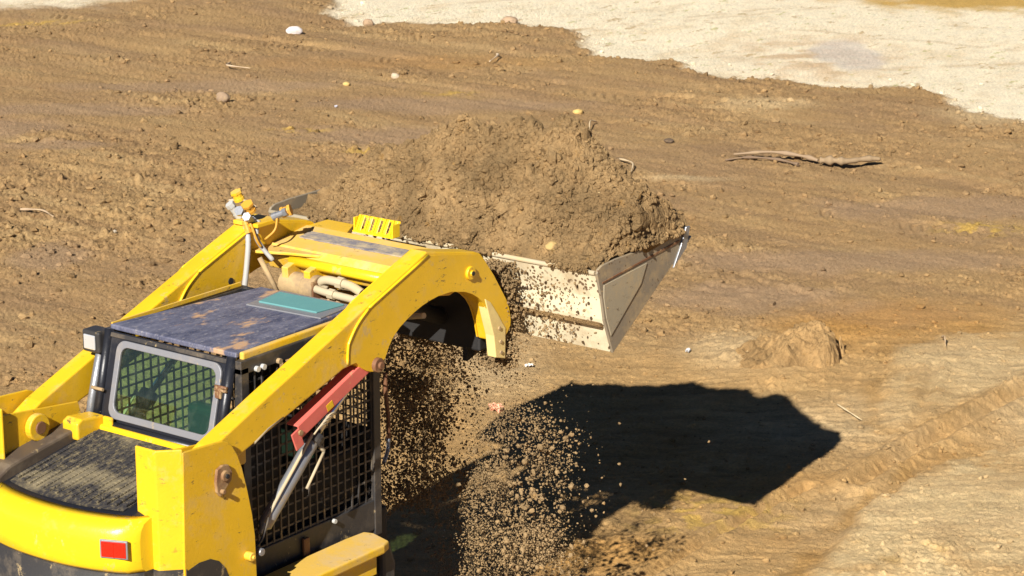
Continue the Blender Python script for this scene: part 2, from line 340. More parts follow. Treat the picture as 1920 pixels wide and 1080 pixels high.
def ground_h(x, y, fine=True):
    pale, tan, rough, smooth, dp = masks(x, y)
    h = .035*fbm(x*.45, y*.45, o=2, s=50)+(1-pale)*(1-tan)*.035*fbm(x*1.9, y*.28, o=4, s=52, gain=.55)
    h = h+tan*(1-pale)*.03*fbm(x*.35, y*2.4, o=3, s=54)
    # dirt spread over the pale sand stands a little proud of it
    h = h+.035*sstep(-.12, .18, dp)*(1-sstep(1.0, 3.0, dp))
    if fine:
        b1 = fbm(x*2.6, y*2.6, o=3, s=60, gain=.5); b2 = fbm(x*9, y*9, o=3, s=70, gain=.75); b3 = vnoise(x*34, y*34, s=80); b4 = vnoise(x*19, y*19, s=82)
        cl = np.maximum(0, b4-.12)*sstep(-.15, .3, vnoise(x*1.3, y*1.3, s=81))     # crumbs standing proud
        pit = np.maximum(0, fbm(x*7, y*7, o=3, s=84, gain=.6)-.22)*sstep(.0, .3, vnoise(x*.9, y*.9, s=85))
        b5 = vnoise(x*55, y*55, s=86)
        h = h+rough*(.030*b1+.026*b2+.036*cl+.012*b3+.007*b5+.14*pit)+(1-rough)*(1-.7*tan)*(.007*b3+.006*b2+.003*b5)
        # scraped ground: long shallow streaks
        st = fbm((x*.596-y*.803)*1.3, (x*.803+y*.596)*5.5, o=5, s=90, gain=.7)
        st2 = fbm((x*.596-y*.803)*3.5, (x*.803+y*.596)*17, o=3, s=92, gain=.7)
        mm = sstep(-.2, .35, fbm(x*.9, y*.9, o=3, s=98)); h = h+tan*(.014*st+(.002+.011*mm)*st2)*(1-pale)
        h = h+tan*(1-pale)*(.018*np.maximum(0, fbm(x*6.5, y*6.5, o=4, s=95, gain=.7)-.12)+.03*np.maximum(0, b4-.3)*sstep(.1, .3, vnoise(x*1.1, y*1.1, s=97)))
    for pts, wd, pitch, dep in TRACKS:
        lo = np.min(pts, 0)-1; hi = np.max(pts, 0)+1
        k = (x > lo[0]) & (x < hi[0]) & (y > lo[1]) & (y < hi[1])
        if not k.any(): continue
        xs, ys = x[k], y[k]; d = polydist(xs, ys, pts, False); m_ = (1-sstep(wd*.35, wd*.58, d))*sstep(-.45, .15, fbm(xs*1.1, ys*1.1, o=3, s=101))
        ph = (ys+.55*np.abs(xs-np.interp(ys, sorted(p[1] for p in pts), [p[0] for p in sorted(pts, key=lambda p: p[1])])))/pitch*2*math.pi
        h[k] = h[k]*(1-.7*m_)+m_*(dep*.95*np.clip(np.sin(ph)*1.8, -1, 1)-.012)*(.12+.88*sstep(-.15, .35, fbm(xs*1.6, ys*1.6, o=3, s=99)))
    n_ = .12*fbm(x*3, y*3, o=4, s=230, gain=.6)
    for q_ in (SLAB1, SLAB2):
        dq = polydist(x+n_, y+n_, q_); m_ = 1-sstep(-.05, .03, dq); h = h+(.035 if q_ is SLAB1 else .015)*m_*(1-pale)
    # long grooves left by a track edge
    for pts, dep, wd in (([(2.6, -.42), (3.4, -.413), (4.66, -.36), (5.0, -.40)], .045, .04), ([(5.2, -.62), (5.9, -.60), (7.46, -.652), (9.0, -.72)], .07, .06), ([(6.2, -.45), (6.9, -.2), (7.6, .1)], .02, .04)):
        d = polydist(x, y, pts, False); h = h-dep*np.exp(-(d/wd)**2)*.6+dep*.6*np.exp(-((d-wd*1.8)/wd)**2)
    q = blob(x, y, 7.1, 1.2, .5, .5, 112, .9); h = h+q*(.05+.09*np.maximum(0, fbm(x*4, y*4, o=4, s=113, gain=.6)))
    q = blob(x, y, 8.9, 2.2, .8, .5, 114, .9); h = h+q*.08*np.maximum(0, fbm(x*4, y*4, o=4, s=115, gain=.6)+.1)
    # ridges pushed up beside the loader
    h = h+.10*blob(x, y, 3.6, .10, .5, .35, 110)*np.maximum(0, fbm(x*3, y*3, o=4, s=111, gain=.6))
    return h
def ground_tint(x, y):
    pale, tan, rough, smooth, dp = masks(x, y)
    A = lambda *c: np.array(c, np.float32)
    c = np.ones(x.shape+(3,), np.float32)*A(.375, .243, .112)
    def mx(c, m, t): return c*(1-m[..., None])+A(*t)*m[..., None]
    c = mx(c, .6*sstep(-.1, .35, fbm(x*.8, y*.8, o=4, s=120)), (.41, .275, .127))
    c = mx(c, .5*sstep(.0, .35, fbm(x*.5, y*.5, o=4, s=125)), (.345, .222, .105))
    c = mx(c, tan*.85, (.46, .295, .125))
    c = mx(c, tan*.6*sstep(-.05, .3, fbm(x*1.2, y*1.2, o=5, s=130, gain=.6)), (.50, .335, .15))
    c = mx(c, tan*.55*sstep(.0, .3, fbm(x*1.0, y*1.0, o=5, s=135, gain=.6)), (.40, .24, .09))
    c = mx(c, .55*sstep(.05, .4, fbm(x*2.2, y*.35, o=4, s=127))*(1-tan), (.30, .19, .095))
    c = mx(c, .5*sstep(.1, .4, fbm(x*2.4, y*.4, o=4, s=129))*(1-tan), (.46, .32, .155))
    c = mx(c, .75*(1-tan)*(1-rough)*sstep(-.2, .3, fbm(x*1.2, y*.5, o=4, s=133)), (.315, .205, .11))
    c = mx(c, .5*sstep(.10, .3, fbm(x*6, y*6, o=3, s=134, gain=.7))*rough, (.24, .15, .07))
    c = mx(c, smooth*.75, (.36, .245, .145))
    for i, q in enumerate([(7.96, 1.12, .51, .62), (8.65, .78, .76, .58), (3.33, -.03, .55, .38), (6.3, -.76, .55, .48), (4.96, -.22, .65, .29), (9.97, 3.94, .41, .47), (14.55, 10.29, 2.0, .46)]):
        c = mx(c, blob(x, y, *q, s=140+i, soft=.8)*(.6 if i < 3 else .3), (.46, .245, .065))
    for i, q in enumerate([(11.43, 1.65, .41, .26), (13.45, 8.89, .34, .14), (11.01, 8.96, .37, .12), (13.99, 15.78, .8, .2), (4.3, -.18, .51, .36), (22.5, 6.88, .9, .6), (10.7, 7.73, .31, .1), (4.36, -1.42, .27, .25)]):
        c = mx(c, blob(x, y, *q, s=160+i, soft=.8)*.7*sstep(-.1, .15, fbm(x*6, y*6, o=3, s=161)), (.56, .37, .08))
    for i, q in enumerate([(7.14, 1.44, .42, .59), (5.92, 2.66, .34, 1.02), (7.86, -.17, .6, .64), (4.99, -1.26, .8, .63), (11.55, 4.68, .47, .12), (14.85, 5.81, .5, .35), (6.09, .06, .7, .66), (15.62, 3.62, .6, .6), (5.4, -2.1, 1.2, .9), (7.0, -1.2, .8, .7)]):
        c = mx(c, blob(x, y, *q, s=180+i, soft=.9)*.62, (.58, .44, .25))
    n_ = .12*fbm(x*3, y*3, o=4, s=230, gain=.6)
    for q_ in (SLAB1, SLAB2):
        dq = polydist(x+n_, y+n_, q_); m_ = 1-sstep(-.12, .05, dq); k2 = 1.0 if q_ is SLAB1 else .6; c = mx(c, k2*m_*(.25+.75*sstep(-.2, .25, fbm(x*2, y*2, o=5, s=231, gain=.65))), (.60, .45, .24)); c = mx(c, k2*.7*np.exp(-((dq-.06)/.07)**2)*sstep(-.3, .2, fbm(x*1.7, y*1.7, o=3, s=232)), (.38, .22, .07))
    pc = np.ones(x.shape+(3,), np.float32)*A(.84, .75, .56)
    pc = mx(pc, [.45][0]*sstep(.0, .4, fbm(x*1.1, y*2.0, o=5, s=200, gain=.6)), (.66, .52, .32))
    pc = mx(pc, .8*sstep(.28, .42, fbm(x*2.1+4, y*4.2, o=5, s=205, gain=.65)), (.50, .36, .19))
    pc = mx(pc, .6*sstep(.34, .44, fbm(x*3.1+9, y*5.2, o=4, s=208, gain=.6)), (.42, .40, .12))
    pc = mx(pc, blob(x, y, 17.66, 6.9, 1.1, 1.6, 210, .9)*.8*sstep(-.3, .2, fbm(x*2.5, y*2.5, o=4, s=213)), (.55, .38, .22))
    pc = mx(pc, blob(x, y, 18.0, 6.63, .42, 1.0, 211, .25)*.7, (.60, .54, .48))
    for k_, (a_, b_, w_) in enumerate((((17.2, 10.2), (20.5, 9.0), .07), ((17.6, 9.9), (21.0, 8.5), .07), ((16.9, 6.2), (21.0, 3.2), .09), ((18.5, 12.5), (24, 10), .1), ((19, 8), (19.8, 3.0), .08))):
        d_ = polydist(x+.2*fbm(x, y, o=2, s=240+k_), y, [a_, b_], False); pc = mx(pc, .5*np.exp(-(d_/w_)**2)*sstep(-.3, .2, fbm(x*3, y*3, o=3, s=250)), (.50, .36, .20))
    pc = mx(pc, blob(x, y, 22.8, 7.2, 2.0, 1.2, 212, .5), (.52, .34, .10))
    c = c*(1-pale[..., None])+pc*pale[..., None]
    st = fbm((x*.596-y*.803)*1.3, (x*.803+y*.596)*5.5, o=5, s=90, gain=.7)
    st2 = fbm((x*.596-y*.803)*3.5, (x*.803+y*.596)*17, o=3, s=92, gain=.7)
    mm = sstep(-.2, .35, fbm(x*.9, y*.9, o=3, s=98)); c = c*(1+(.38*tan*st+(.08+.28*mm)*tan*st2)[..., None])
    c = c*(1+.12*fbm(x*5, y*5, o=3, s=220)[..., None])
    return np.clip(c, .02, .85)
def polar_sheet():
    # one sheet: fine where the building site is worked, coarse out to the horizon
    H = CAM[2]
    dep = np.linspace(math.radians(24.5), math.radians(8.0), 1000)
    r = H/np.tan(dep)
    r = np.concatenate([[1.5, 4, 7, 9.5], r[r > 10.5], np.geomspace(r[-1]*1.04, 900, 26)])
    a0 = math.radians(13.2)
    th = np.concatenate([np.linspace(-math.pi, -.55, 24), np.linspace(-.52, -a0, 90)[:-1], np.linspace(-a0, a0, 1100), np.linspace(a0, .52, 90)[1:], np.linspace(.55, math.pi, 24)[:-1]])
    R, T = np.meshgrid(r, th, indexing='ij')
    x = CAM[0]+R*np.cos(YAW+T); y = CAM[1]+R*np.sin(YAW+T)
    z = np.zeros_like(x); inner = (R < 60)
    z[:] = ground_h(x, y); z = np.where(inner, z, 0)
    # flatten under the far sheet so that nothing stands up on the horizon
    z = z*(1-sstep(45, 60, R))
    nr, na = R.shape; idx = np.arange(nr*na).reshape(nr, na)
    F = np.stack([idx[:-1, :], idx[1:, :], np.roll(idx, -1, 1)[1:, :], np.roll(idx, -1, 1)[:-1, :]], -1).reshape(-1, 4)
    V = np.stack([x, y, z], -1).reshape(-1, 3)
    o = np_mesh('ground', V, F[:, ::-1], M['ground'], smooth=True)
    c = ground_tint(x, y).reshape(-1, 3)
    at = o.data.color_attributes.new('tint', 'FLOAT_COLOR', 'POINT')
    at.data.foreach_set('color', np.concatenate([c, np.ones((len(c), 1))], 1).astype(np.float32).ravel())
    o['kind'] = 'structure'
    return o
polar_sheet()
def gz(x, y): return float(ground_h(np.array([x], float), np.array([y], float))[0])

# loose clods lying about (nobody could count them)
def clods():
    H = CAM[2]; n = 60000
    d = np.radians(rng.uniform(8.5, 22.5, n)); a = YAW+np.radians(rng.uniform(-13, 13, n)); r = H/np.tan(d)
    x = CAM[0]+r*np.cos(a); y = CAM[1]+r*np.sin(a)
    pale, tan, rough, smooth, dp = masks(x, y)
    dens = .06+1.1*rough**1.5+.12*tan; dens = dens*(1-.97*pale)+.55*np.exp(-(dp/.35)**2)
    lf = blob(x, y, 7.4, 8.4, 2.0, 2.6, 31); dens += .5*lf
    keep = rng.uniform(0, 1, n) < dens
    x, y = x[keep], y[keep]; rad = .006+.034*rng.uniform(0, 1, len(x))**8; rad *= np.where(tan[keep] > .5, .55, 1)
    rad = np.minimum(rad*(1+.0*x), .05)
    z = ground_h(x, y)+rad*.25
    V, F = lumps(np.stack([x, y, z], -1), rad, .8)
    o = np_mesh('soil_clods', V, F, M['ground'], smooth=False)
    c = ground_tint(x, y)*rng.uniform(.62, 1.0, (len(x), 1)); c = np.repeat(c, 12, 0); at = o.data.color_attributes.new('tint', 'FLOAT_COLOR', 'POINT')
    at.data.foreach_set('color', np.concatenate([c, np.ones((len(c), 1))], 1).astype(np.float32).ravel())
    tag(o, 'loose brown clods and crumbs scattered over the bare earth', 'soil clods', kind='stuff')
clods()

# ------------------------------------------------------------------ the loader
LD = empty('skid_steer_loader'); tag(LD, 'yellow skid steer loader with raised arms and a bucket heaped with earth', 'loader')
def both(f):
    for s in (-1, 1): f(s)
# --- chassis, wheels
MB().box(-.62, .98, -.40, .40, .36, 1.08).box(-.70, -.2, -.42, .42, .55, 1.22).build('chassis', M['dark'], LD, bev=.01)
def wheel(x, s):
    r, wd = .42, .24; n = 40; mb = MB(); cx, cz, y = x, .42, s*.60
    prof = [(r*.52, -wd/2), (r*.9, -wd/2), (r*.97, -wd/2+.03), (r*.97, wd/2-.03), (r*.9, wd/2), (r*.52, wd/2)]
    V = []; F = []
    for i in range(n):
        t = 2*math.pi*i/n
        for q, yy in prof: V.append((cx+q*math.cos(t), y+yy, cz+q*math.sin(t)))
    k = len(prof)
    for i in range(n):
        for j in range(k): F.append((i*k+j, ((i+1) % n)*k+j, ((i+1) % n)*k+(j+1) % k, i*k+(j+1) % k))
    mb.add(V, F)
    for i in range(22):
        for sd in (-1, 1):
            t = 2*math.pi*(i+.25*sd)/22; d = np.array([math.cos(t), 0, math.sin(t)]); tt = np.array([-math.sin(t), 0, math.cos(t)])
            mb.obox(np.array([cx, y+sd*.055, cz])+d*r*.97, d*.02, np.array([0, .055, 0])+tt*.02*sd, tt*.016)
    wh = mb.build('wheel', M['rubber'], LD)
    rm = MB(); rm.tube([(cx, y-wd*.3, cz), (cx, y+wd*.3, cz)], r*.53, 24); rm.tube([(cx, y-s*.0, cz), (cx, y+s*wd*.42, cz)], .09, 16)
    rm.build('rim', M['yellow_dusty'], wh)
for x in (-.28, .62):
    for s in (-1, 1): wheel(x, s)

# --- lift arms: side profile in x,z
ARM = [(-.46, 1.62), (-.199, 1.708), (.17, 1.821), (.48, 1.916), (.555, 1.921), (.60, 1.885), (.629, 1.867), (.67, 1.853), (.705, 1.853), (.763, 1.898), (.79, 1.945), (.823, 1.985), (.87, 2.018), (.921, 2.043), (.98, 2.067), (1.04, 2.085), (1.10, 2.097), (1.16, 2.104), (1.261, 2.102), (1.364, 2.079), (1.42, 2.056), (1.468, 2.027), (1.51, 1.992), (1.539, 1.952), (1.56, 1.91), (1.577, 1.863), (1.598, 1.778), (1.66, 1.765), (1.702, 1.793), (1.728, 1.825), (1.732, 1.854), (1.72, 1.915), (1.693, 1.97), (1.595, 2.112), (1.511, 2.215), (1.485, 2.243), (1.448, 2.257), (1.083, 2.334), (.678, 2.183), (.32, 2.049), (-.036, 1.919), (-.379, 1.787), (-.50, 1.72)]
PLATE = [(1.083, 2.322), (.690, 2.178), (.655, 2.165), (.575, 2.112), (.52, 2.05), (.503, 2.01), (.498, 1.925), (.555, 1.924)]+[p for p in ARM[5:37]]
def lift_arm(s):
    a = MB().prism(ARM, s*.474, s*.572).build('lift_arm', M['yellow'], LD, bev=.009, seg=3)
    for sd, y in ((1, s*.572), (-1, s*.474)):
        p = [(1.448, 2.250) if q == (1.448, 2.257) else q for q in PLATE]
        cx, cz = 1.1, 2.1; p = [(cx+(q[0]-cx)*.992, cz+(q[1]-cz)*.985) for q in p]
        MB().prism(p, y, y+s*sd*.007).build('arm_plate', M['yellow'], a, bev=.002)
        wp = [(1.086, 2.318), (.690, 2.176), (.655, 2.162), (.575, 2.108), (.52, 2.045), (.505, 2.01), (.499, 1.935)]
        MB().tube(spline([(q[0], y+s*sd*.006, q[1]) for q in wp], 4), .0065, 8).build('weld_seam', M['yellow_clean'], a, smooth=True)
    # boss with pin at the lowest point
    b = MB().tube([(.70, s*.46, 1.885), (.70, s*.60, 1.885)], .034, 20).tube([(.70, s*.60, 1.885), (.70, s*.615, 1.885)], .018, 12).build('pivot_pin', M['rust'], a, smooth=True, bev=.003)
    MB().tube([(1.40, s*.575, 2.165), (1.40, s*.592, 2.165)], .033, 22).tube([(1.40, s*.592, 2.165), (1.40, s*.60, 2.165)], .016, 12).build('plug', M['yellow'], a, bev=.003)
    MB().tube([(1.40, s*.600, 2.165), (1.40, s*.603, 2.165)], .011, 12).build('plug_hole', M['dark'], a)
    # attachment bracket hanging at the tip
    br = [(1.515, 2.012), (1.56, 1.985), (1.622, 1.908), (1.657, 1.857), (1.680, 1.829), (1.678, 1.673), (1.600, 1.696), (1.584, 1.81), (1.55, 1.906)]
    MB().prism(br, s*.53, s*.583).build('tip_bracket', M['yellow_pale'], a, bev=.004)
    for q in ((1.625, 1.84), (1.635, 1.77), (1.638, 1.715)):
        MB().tube([(q[0], s*.583, q[1]), (q[0], s*.590, q[1])], .009, 10).build('bolt', M['mudsteel'], a)
    return a
arm_r = lift_arm(-1); arm_l = lift_arm(1)
MB().tube([(.87, .474, 2.07), (.87, .462, 2.07)], .017, 14).build('plug_hole', M['dark'], arm_l)

# --- cross member between the arms, with step, tilt linkage and hoses
cb = MB().prism([(1.12, 2.155), (1.17, 2.20), (1.44, 2.235), (1.475, 2.215), (1.475, 2.06), (1.38, 2.04), (1.16, 2.08)], -.474, .474).build('cross_beam', M['yellow_dusty'], LD, bev=.006)
MB().obox((1.32, -.03, 2.224), (.042, 0, .0055), (0, .41, 0), (0, 0, .003)).build('antislip_strip', M['strip'], cb)
MB().tube([(1.125, -.47, 2.145), (1.125, .30, 2.145)], .026, 14).build('beam_rail', M['yellow_clean'], cb, smooth=True)
MB().prism([(1.02, .474), (1.19, .474), (1.19, .10), (1.14, .14), (1.10, .28), (1.05, .40)], 2.178, 2.192, axis='z').build('gusset_plate', M['yellow_dusty'], cb, bev=.003)
MB().prism([(1.45, .474), (1.60, .474), (1.60, .30), (1.45, .22)], 2.20, 2.23, axis='z').build('gusset_plate', M['yellow'], cb, bev=.003)
# toothed step on the beam
st = empty('step'); st.parent = LD
mb = MB(); SX0, SX1, SY0, SY1 = 1.43, 1.50, -.07, .16
mb.obox((1.452, .045, 2.252), (.018, 0, .003), (0, .128, 0), (0, 0, .004))
mb.obox((1.455, -.085, 2.283), (.028, 0, 0), (0, .004, 0), (0, 0, .034)).obox((1.475, .17, 2.283), (.03, 0, 0), (0, .004, 0), (0, 0, .034))
mb.prism([(-.085, 2.31), (.17, 2.31), (.17, 2.322), (-.085, 2.322)], 1.49, 1.497, axis='x')
mb.build('step_bracket', M['yellow_clean'], st, bev=.002)
mb = MB()
for i in range(5):
    y = -.065+i*.052; pts = []
    mb.obox((1.470, y, 2.285), (.020, 0, .034), (0, .010, 0), (.002, 0, -.003))
    for k in range(6):
        t = -.85+k*.34; mb.obox((1.463+.020*t, y+.012, 2.289+.034*t), (.006, 0, 0), (0, .006, 0), (0, 0, .008))
mb.build('step_tread', M['yellow_clean'], st, bev=.0015)
# tilt linkage, knuckle and quick coupler
lk = MB().prism([(1.05, 2.13), (1.16, 2.16), (1.30, 2.06), (1.33, 1.98), (1.20, 1.93), (1.06, 2.0)], .26, .30).prism([(1.05, 2.13), (1.16, 2.16), (1.30, 2.06), (1.33, 1.98), (1.20, 1.93), (1.06, 2.0)], .12, .16).build('tilt_bracket', M['yellow_dusty'], LD, bev=.004)
MB().tube([(1.10, .32, 2.04), (1.10, .17, 2.04)], .06, 22).tube([(1.09, .17, 2.04), (1.09, .09, 2.04)], .068, 22).build('knuckle', M['mudsteel'], lk, smooth=True, bev=.005)
MB().box(1.03, 1.12, .085, .10, 1.95, 2.09).build('knuckle_cap', M['rust'], lk, bev=.01)
MB().tube([(1.12, .23, 2.04), (1.62, .23, 1.84)], .042, 16).build('tilt_cylinder', M['dark'], LD, smooth=True)
MB().tube([(1.12, -.23, 2.04), (1.62, -.23, 1.84)], .042, 16).build('tilt_cylinder', M['dark'], LD, smooth=True)
MB().box(1.06, 1.36, .02, .32, 1.93, 2.00).box(1.06, 1.24, -.05, .03, 1.90, 2.015).build('valve_block', M['mudsteel'], LD, bev=.01)
MB().tube([(1.03, .42, 2.16), (1.04, .36, 2.06), (1.06, .33, 1.98)], .013, 10).build('linkage_rod', M['mudsteel'], LD, smooth=True)
def hose(pts, r, mat=None, name='hose', fit=()):
    o = MB().tube(spline(pts, 6), r, 10).build(name, mat or M['hose'], LD, smooth=True)
    for i in fit:
        a = Vector(pts[i]); d = (Vector(pts[min(i+1, len(pts)-1)])-Vector(pts[max(i-1, 0)])).normalized()
        MB().tube([a-d*.018, a+d*.018], r*1.35, 8).build('fitting', mat or M['hose'], o)
hose([(1.10, .06, 2.055), (1.08, .07, 2.085), (1.08, .03, 2.10), (1.08, -.05, 2.098), (1.08, -.12, 2.092), (1.08, -.18, 2.07)], .022, fit=(3,))
hose([(1.06, .12, 2.055), (1.05, .05, 2.050), (1.05, -.02, 2.045), (1.05, -.11, 2.042), (1.05, -.18, 2.04), (1.06, -.215, 2.05), (1.07, -.22, 2.09)], .019, fit=(2, 4))
hose([(1.10, -.02, 1.99), (1.08, -.12, 1.975), (1.07, -.25, 1.98), (1.07, -.40, 2.0)], .014)
hose([(1.2, .1, 1.92), (1.22, -.1, 1.90), (1.22, -.3, 1.94), (1.2, -.46, 1.98)], .014)
MB().box(1.62, 1.70, -.47, .47, 1.70, 2.02).build('quick_coupler', M['dark'], LD, bev=.01)
for s in (-1, 1):
    MB().prism([(1.66, 1.62), (1.90, 1.68), (1.84, 2.06), (1.68, 2.10)], s*.33, s*.36).build('coupler_ear', M['dark'], LD, bev=.004)
# --- hydraulic couplings on the left arm
hc = empty('hydraulic_coupling'); hc.parent = LD
def oc(p, d, r, ln, mat, nm='coupling'):
    p = Vector(p); d = Vector(d).normalized()*ln; MB().tube([p, p+d*.3], r*1.15, 12).tube([p+d*.3, p+d*.75], r, 12).tube([p+d*.75, p+d], r*1.25, 6).build(nm, mat, hc)
oc((1.04, .50, 2.36), (-.5, -.1, .25), .020, .09, M['steel']); oc((1.04, .46, 2.33), (-.6, -.2, .35), .018, .10, M['steel']); oc((1.11, .40, 2.35), (.2, -.5, .25), .017, .08, M['steel'])
oc((1.05, .56, 2.34), (-.4, .2, .6), .019, .09, M['white'])
oc((1.03, .47, 2.385), (-.2, .0, .3), .026, .05, M['orange'], 'dust_cap'); oc((1.14, .37, 2.37), (.3, -.5, .2), .024, .05, M['orange'], 'dust_cap')
oc((1.03, .54, 2.43), (-.2, .1, .5), .024, .05, M['yellow_dusty'], 'dust_cap'); oc((1.00, .48, 2.34), (0, -.2, -.5), .016, .06, M['orange'], 'dust_cap')
MB().box(1.0, 1.16, .40, .56, 2.315, 2.335).build('coupling_mount', M['yellow'], hc, bev=.003)
for pts in ([(1.0, .48, 2.36), (.99, .44, 2.34), (1.0, .41, 2.26), (1.02, .40, 2.22)], [(1.12, .38, 2.36), (1.08, .36, 2.30), (1.05, .40, 2.25)], [(1.03, .52, 2.40), (1.07, .48, 2.33), (1.1, .42, 2.33)]):
    MB().tube(spline(pts, 6), .006, 8).build('cap_strap', M['orange'], hc, smooth=True)
hose([(1.02, .50, 2.33), (.99, .455, 2.25), (.96, .44, 2.14), (.92, .43, 2.0), (.90, .43, 1.9), (.90, .42, 1.78)], .014, M['hose_grey'])
hose([(1.05, .44, 2.34), (1.02, .43, 2.27), (1.04, .41, 2.21), (1.06, .36, 2.15)], .012, M['hose_grey'])

# --- cab
RZ0, RZ1 = 2.080, 2.080
rf = MB(); out = [(-.02, -.385), (.86, -.335), (.86, .26), (-.02, .385)]
rf.prism(out, 2.055, 2.080, axis='z'); roof = rf.build('cab_roof', M['roof'], LD, bev=.006)
MB().prism([(.57, .095), (.85, .125), (.85, -.315), (.60, -.335)], 2.0795, 2.087, axis='z').build('skylight_frame', M['frame'], roof, bev=.003)
MB().prism([(.625, .065), (.805, .095), (.822, -.29), (.645, -.272)], 2.086, 2.095, axis='z').build('skylight', M['skylight'], roof, bev=.003)
MB().add([(-.0, -.405, 2.072), (.86, -.352, 2.072), (.86, -.335, 2.0), (.0, -.385, 2.0), (-.0, -.382, 2.084), (.86, -.333, 2.084), (.86, -.34, 2.03), (0, -.39, 2.03)][:0], []).prism([(-.005, 2.018), (.86, 2.018), (.86, 2.083), (-.005, 2.083)], -.412, -.386).build('roof_rail', M['yellow_dusty'], roof, bev=.009, seg=3)
MB().prism([(-.005, 2.06), (.86, 2.06), (.86, 2.083), (-.005, 2.083)], .386, .394).build('roof_rail', M['yellow_dusty'], roof, bev=.003)
# rear frame: leaning pane surround. u across, v down the lean
OA = Vector((-.02, 0, 2.055)); OD = Vector((-.12, 0, -.47)).normalized(); ON = Vector((OD.z, 0, -OD.x))    # ON points rearward
if ON.x > 0: ON = -ON
def rp(y, v, nrm=0): p = OA+OD*v+ON*nrm; return (p.x, y, p.z)
def rrect(y0, y1, v0, v1, r, k=5):
    out = []
    for cy, cv, a0 in ((y1-r, v0+r, -90), (y1-r, v1-r, 0), (y0+r, v1-r, 90), (y0+r, v0+r, 180)):
        for i in range(k+1):
            a = math.radians(a0+90*i/k); out.append((cy+r*math.cos(a), cv+r*math.sin(a)))
    return out
def ring(outer, inner, n0, n1, name, mat, parent, bev=0):
    k = len(outer); V = [rp(y, v, n0) for y, v in outer]+[rp(y, v, n0) for y, v in inner]+[rp(y, v, n1) for y, v in outer]+[rp(y, v, n1) for y, v in inner]; F = []
    for i in range(k):
        j = (i+1) % k; F += [(i, j, k+j, k+i), (2*k+i, 3*k+i, 3*k+j, 2*k+j), (i, 2*k+i, 2*k+j, j), (k+i, k+j, 3*k+j, 3*k+i)]
    return MB().add(V, F).build(name, mat, parent, bev=bev)
IN = rrect(-.325, .285, .045, .375, .045)
OUT = rrect(-.385, .385, .005, .47, .012)
cf_ = ring(OUT, IN, 0, .02, 'rear_frame', M['black'], LD, .003)
ring(rrect(-.340, .300, .032, .390, .05), rrect(-.310, .270, .062, .358, .04), .02, .034, 'window_seal', M['frame'], cf_, .004)
k = rrect(-.312, .272, .06, .36, .04)
MB().add([rp(y, v, .024) for y, v in k]+[rp(y, v, .018) for y, v in k], [tuple(range(len(k))), tuple(range(2*len(k)-1, len(k)-1, -1))]+[(i, (i+1) % len(k), (i+1) % len(k)+len(k), i+len(k)) for i in range(len(k))]).build('rear_window', M['glass'], cf_)
MB().add([rp(-.37, .008, .021), rp(.36, .008, .021), rp(.36, .028, .021), rp(-.37, .028, .021), rp(-.37, .008, .027), rp(.36, .008, .027), rp(.36, .028, .027), rp(-.37, .028, .027)], [(0, 1, 2, 3), (7, 6, 5, 4), (0, 4, 5, 1), (1, 5, 6, 2), (2, 6, 7, 3), (3, 7, 4, 0)]).build('top_bar', M['black_dusty'], cf_, bev=.002)
for y in (-.375, .372):
    MB().tube([rp(y, -.005, .018), rp(y, .47, .018)], .023, 14).build('corner_post', M['black'], cf_, smooth=True)
MB().tube([rp(.405, .04, .02), rp(.42, .34, .02), rp(.43, .5, 0)], .020, 12).build('corner_post', M['steel'], cf_, smooth=True)
for v in (.13, .145):
    MB().tube([rp(-.395, v, .045), rp(-.33, v, .05)], .007, 8).build('hinge_wire', M['rust'], cf_, smooth=True)
MB().obox(rp(-.35, .155, .04), (.012, 0, 0), (0, .018, 0), (0, 0, .026)).build('hinge', M['rust'], cf_, bev=.003)
MB().obox(rp(-.35, .35, .036), (.010, 0, 0), (0, .02, 0), (0, 0, .018)).build('hinge', M['steel'], cf_, bev=.003)
MB().tube([rp(.33, .27, .05), rp(.40, .27, .05)], .008, 8).build('hinge_wire', M['mudsteel'], cf_, smooth=True)
MB().tube([rp(-.36, .425, .03), rp(.36, .425, .03)], .024, 12).build('lower_bar', M['black'], cf_, smooth=True)
for y in (-.08, .22, -.2):
    MB().obox(rp(y, .465, .035), (.014, 0, 0), (0, .05 if y > 0 else .025, 0), (0, 0, .012)).build('latch', M['white'], cf_, bev=.003)
# side frames, posts, mesh guards
def guard(name, x0, x1, z0, z1, y, parent, pitch=.047, xtop=None):
    mb = MB()
    nx = int((x1-x0)/pitch)
    for i in range(nx+1):
        x = x0+i*(x1-x0)/nx; mb.obox((x, y, (z0+z1)/2), (.0045, 0, 0), (0, .003, 0), (0, 0, (z1-z0)/2))
    nz = int((z1-z0)/pitch)
    for i in range(nz+1):
        z = z0+i*(z1-z0)/nz; mb.obox(((x0+x1)/2, y+.006, z), ((x1-x0)/2, 0, 0), (0, .003, 0), (0, 0, .0045))
    return mb.build(name, M['panel'], parent)
def cab_side(s):
    p = MB()
    y0, y1 = (s*.385, s*.43)
    p.box(.855, .905, y0, y1, .97, 2.02).box(-.04, .01, y0, y1, 1.05, 2.02).box(-.04, .905, y0, y1, 1.99, 2.052).box(-.04, .905, s*.39, s*.425, 1.0, 1.15)
    q = p.build('cab_side', M['black_dusty'], LD, bev=.004)
    MB().prism([(.0, 1.0), (.86, .985), (.86, 1.16), (.0, 1.16)], s*.405, s*.415).build('side_panel', M['panel'], q)
    guard('mesh_guard', .01, .855, 1.15, 1.99, s*.415, q)
    return q
cs = cab_side(-1); cl = cab_side(1)
for x in (.055, .095, .20):
    MB().tube([(x, -.43, 2.0), (x, -.447, 2.0)], .013, 10).build('bolt', M['white'] if x < .1 else M['mudsteel'], cs)
MB().box(.33, .37, -.445, -.43, 1.0, 1.12).build('door_latch', M['rust'], cs, bev=.004)
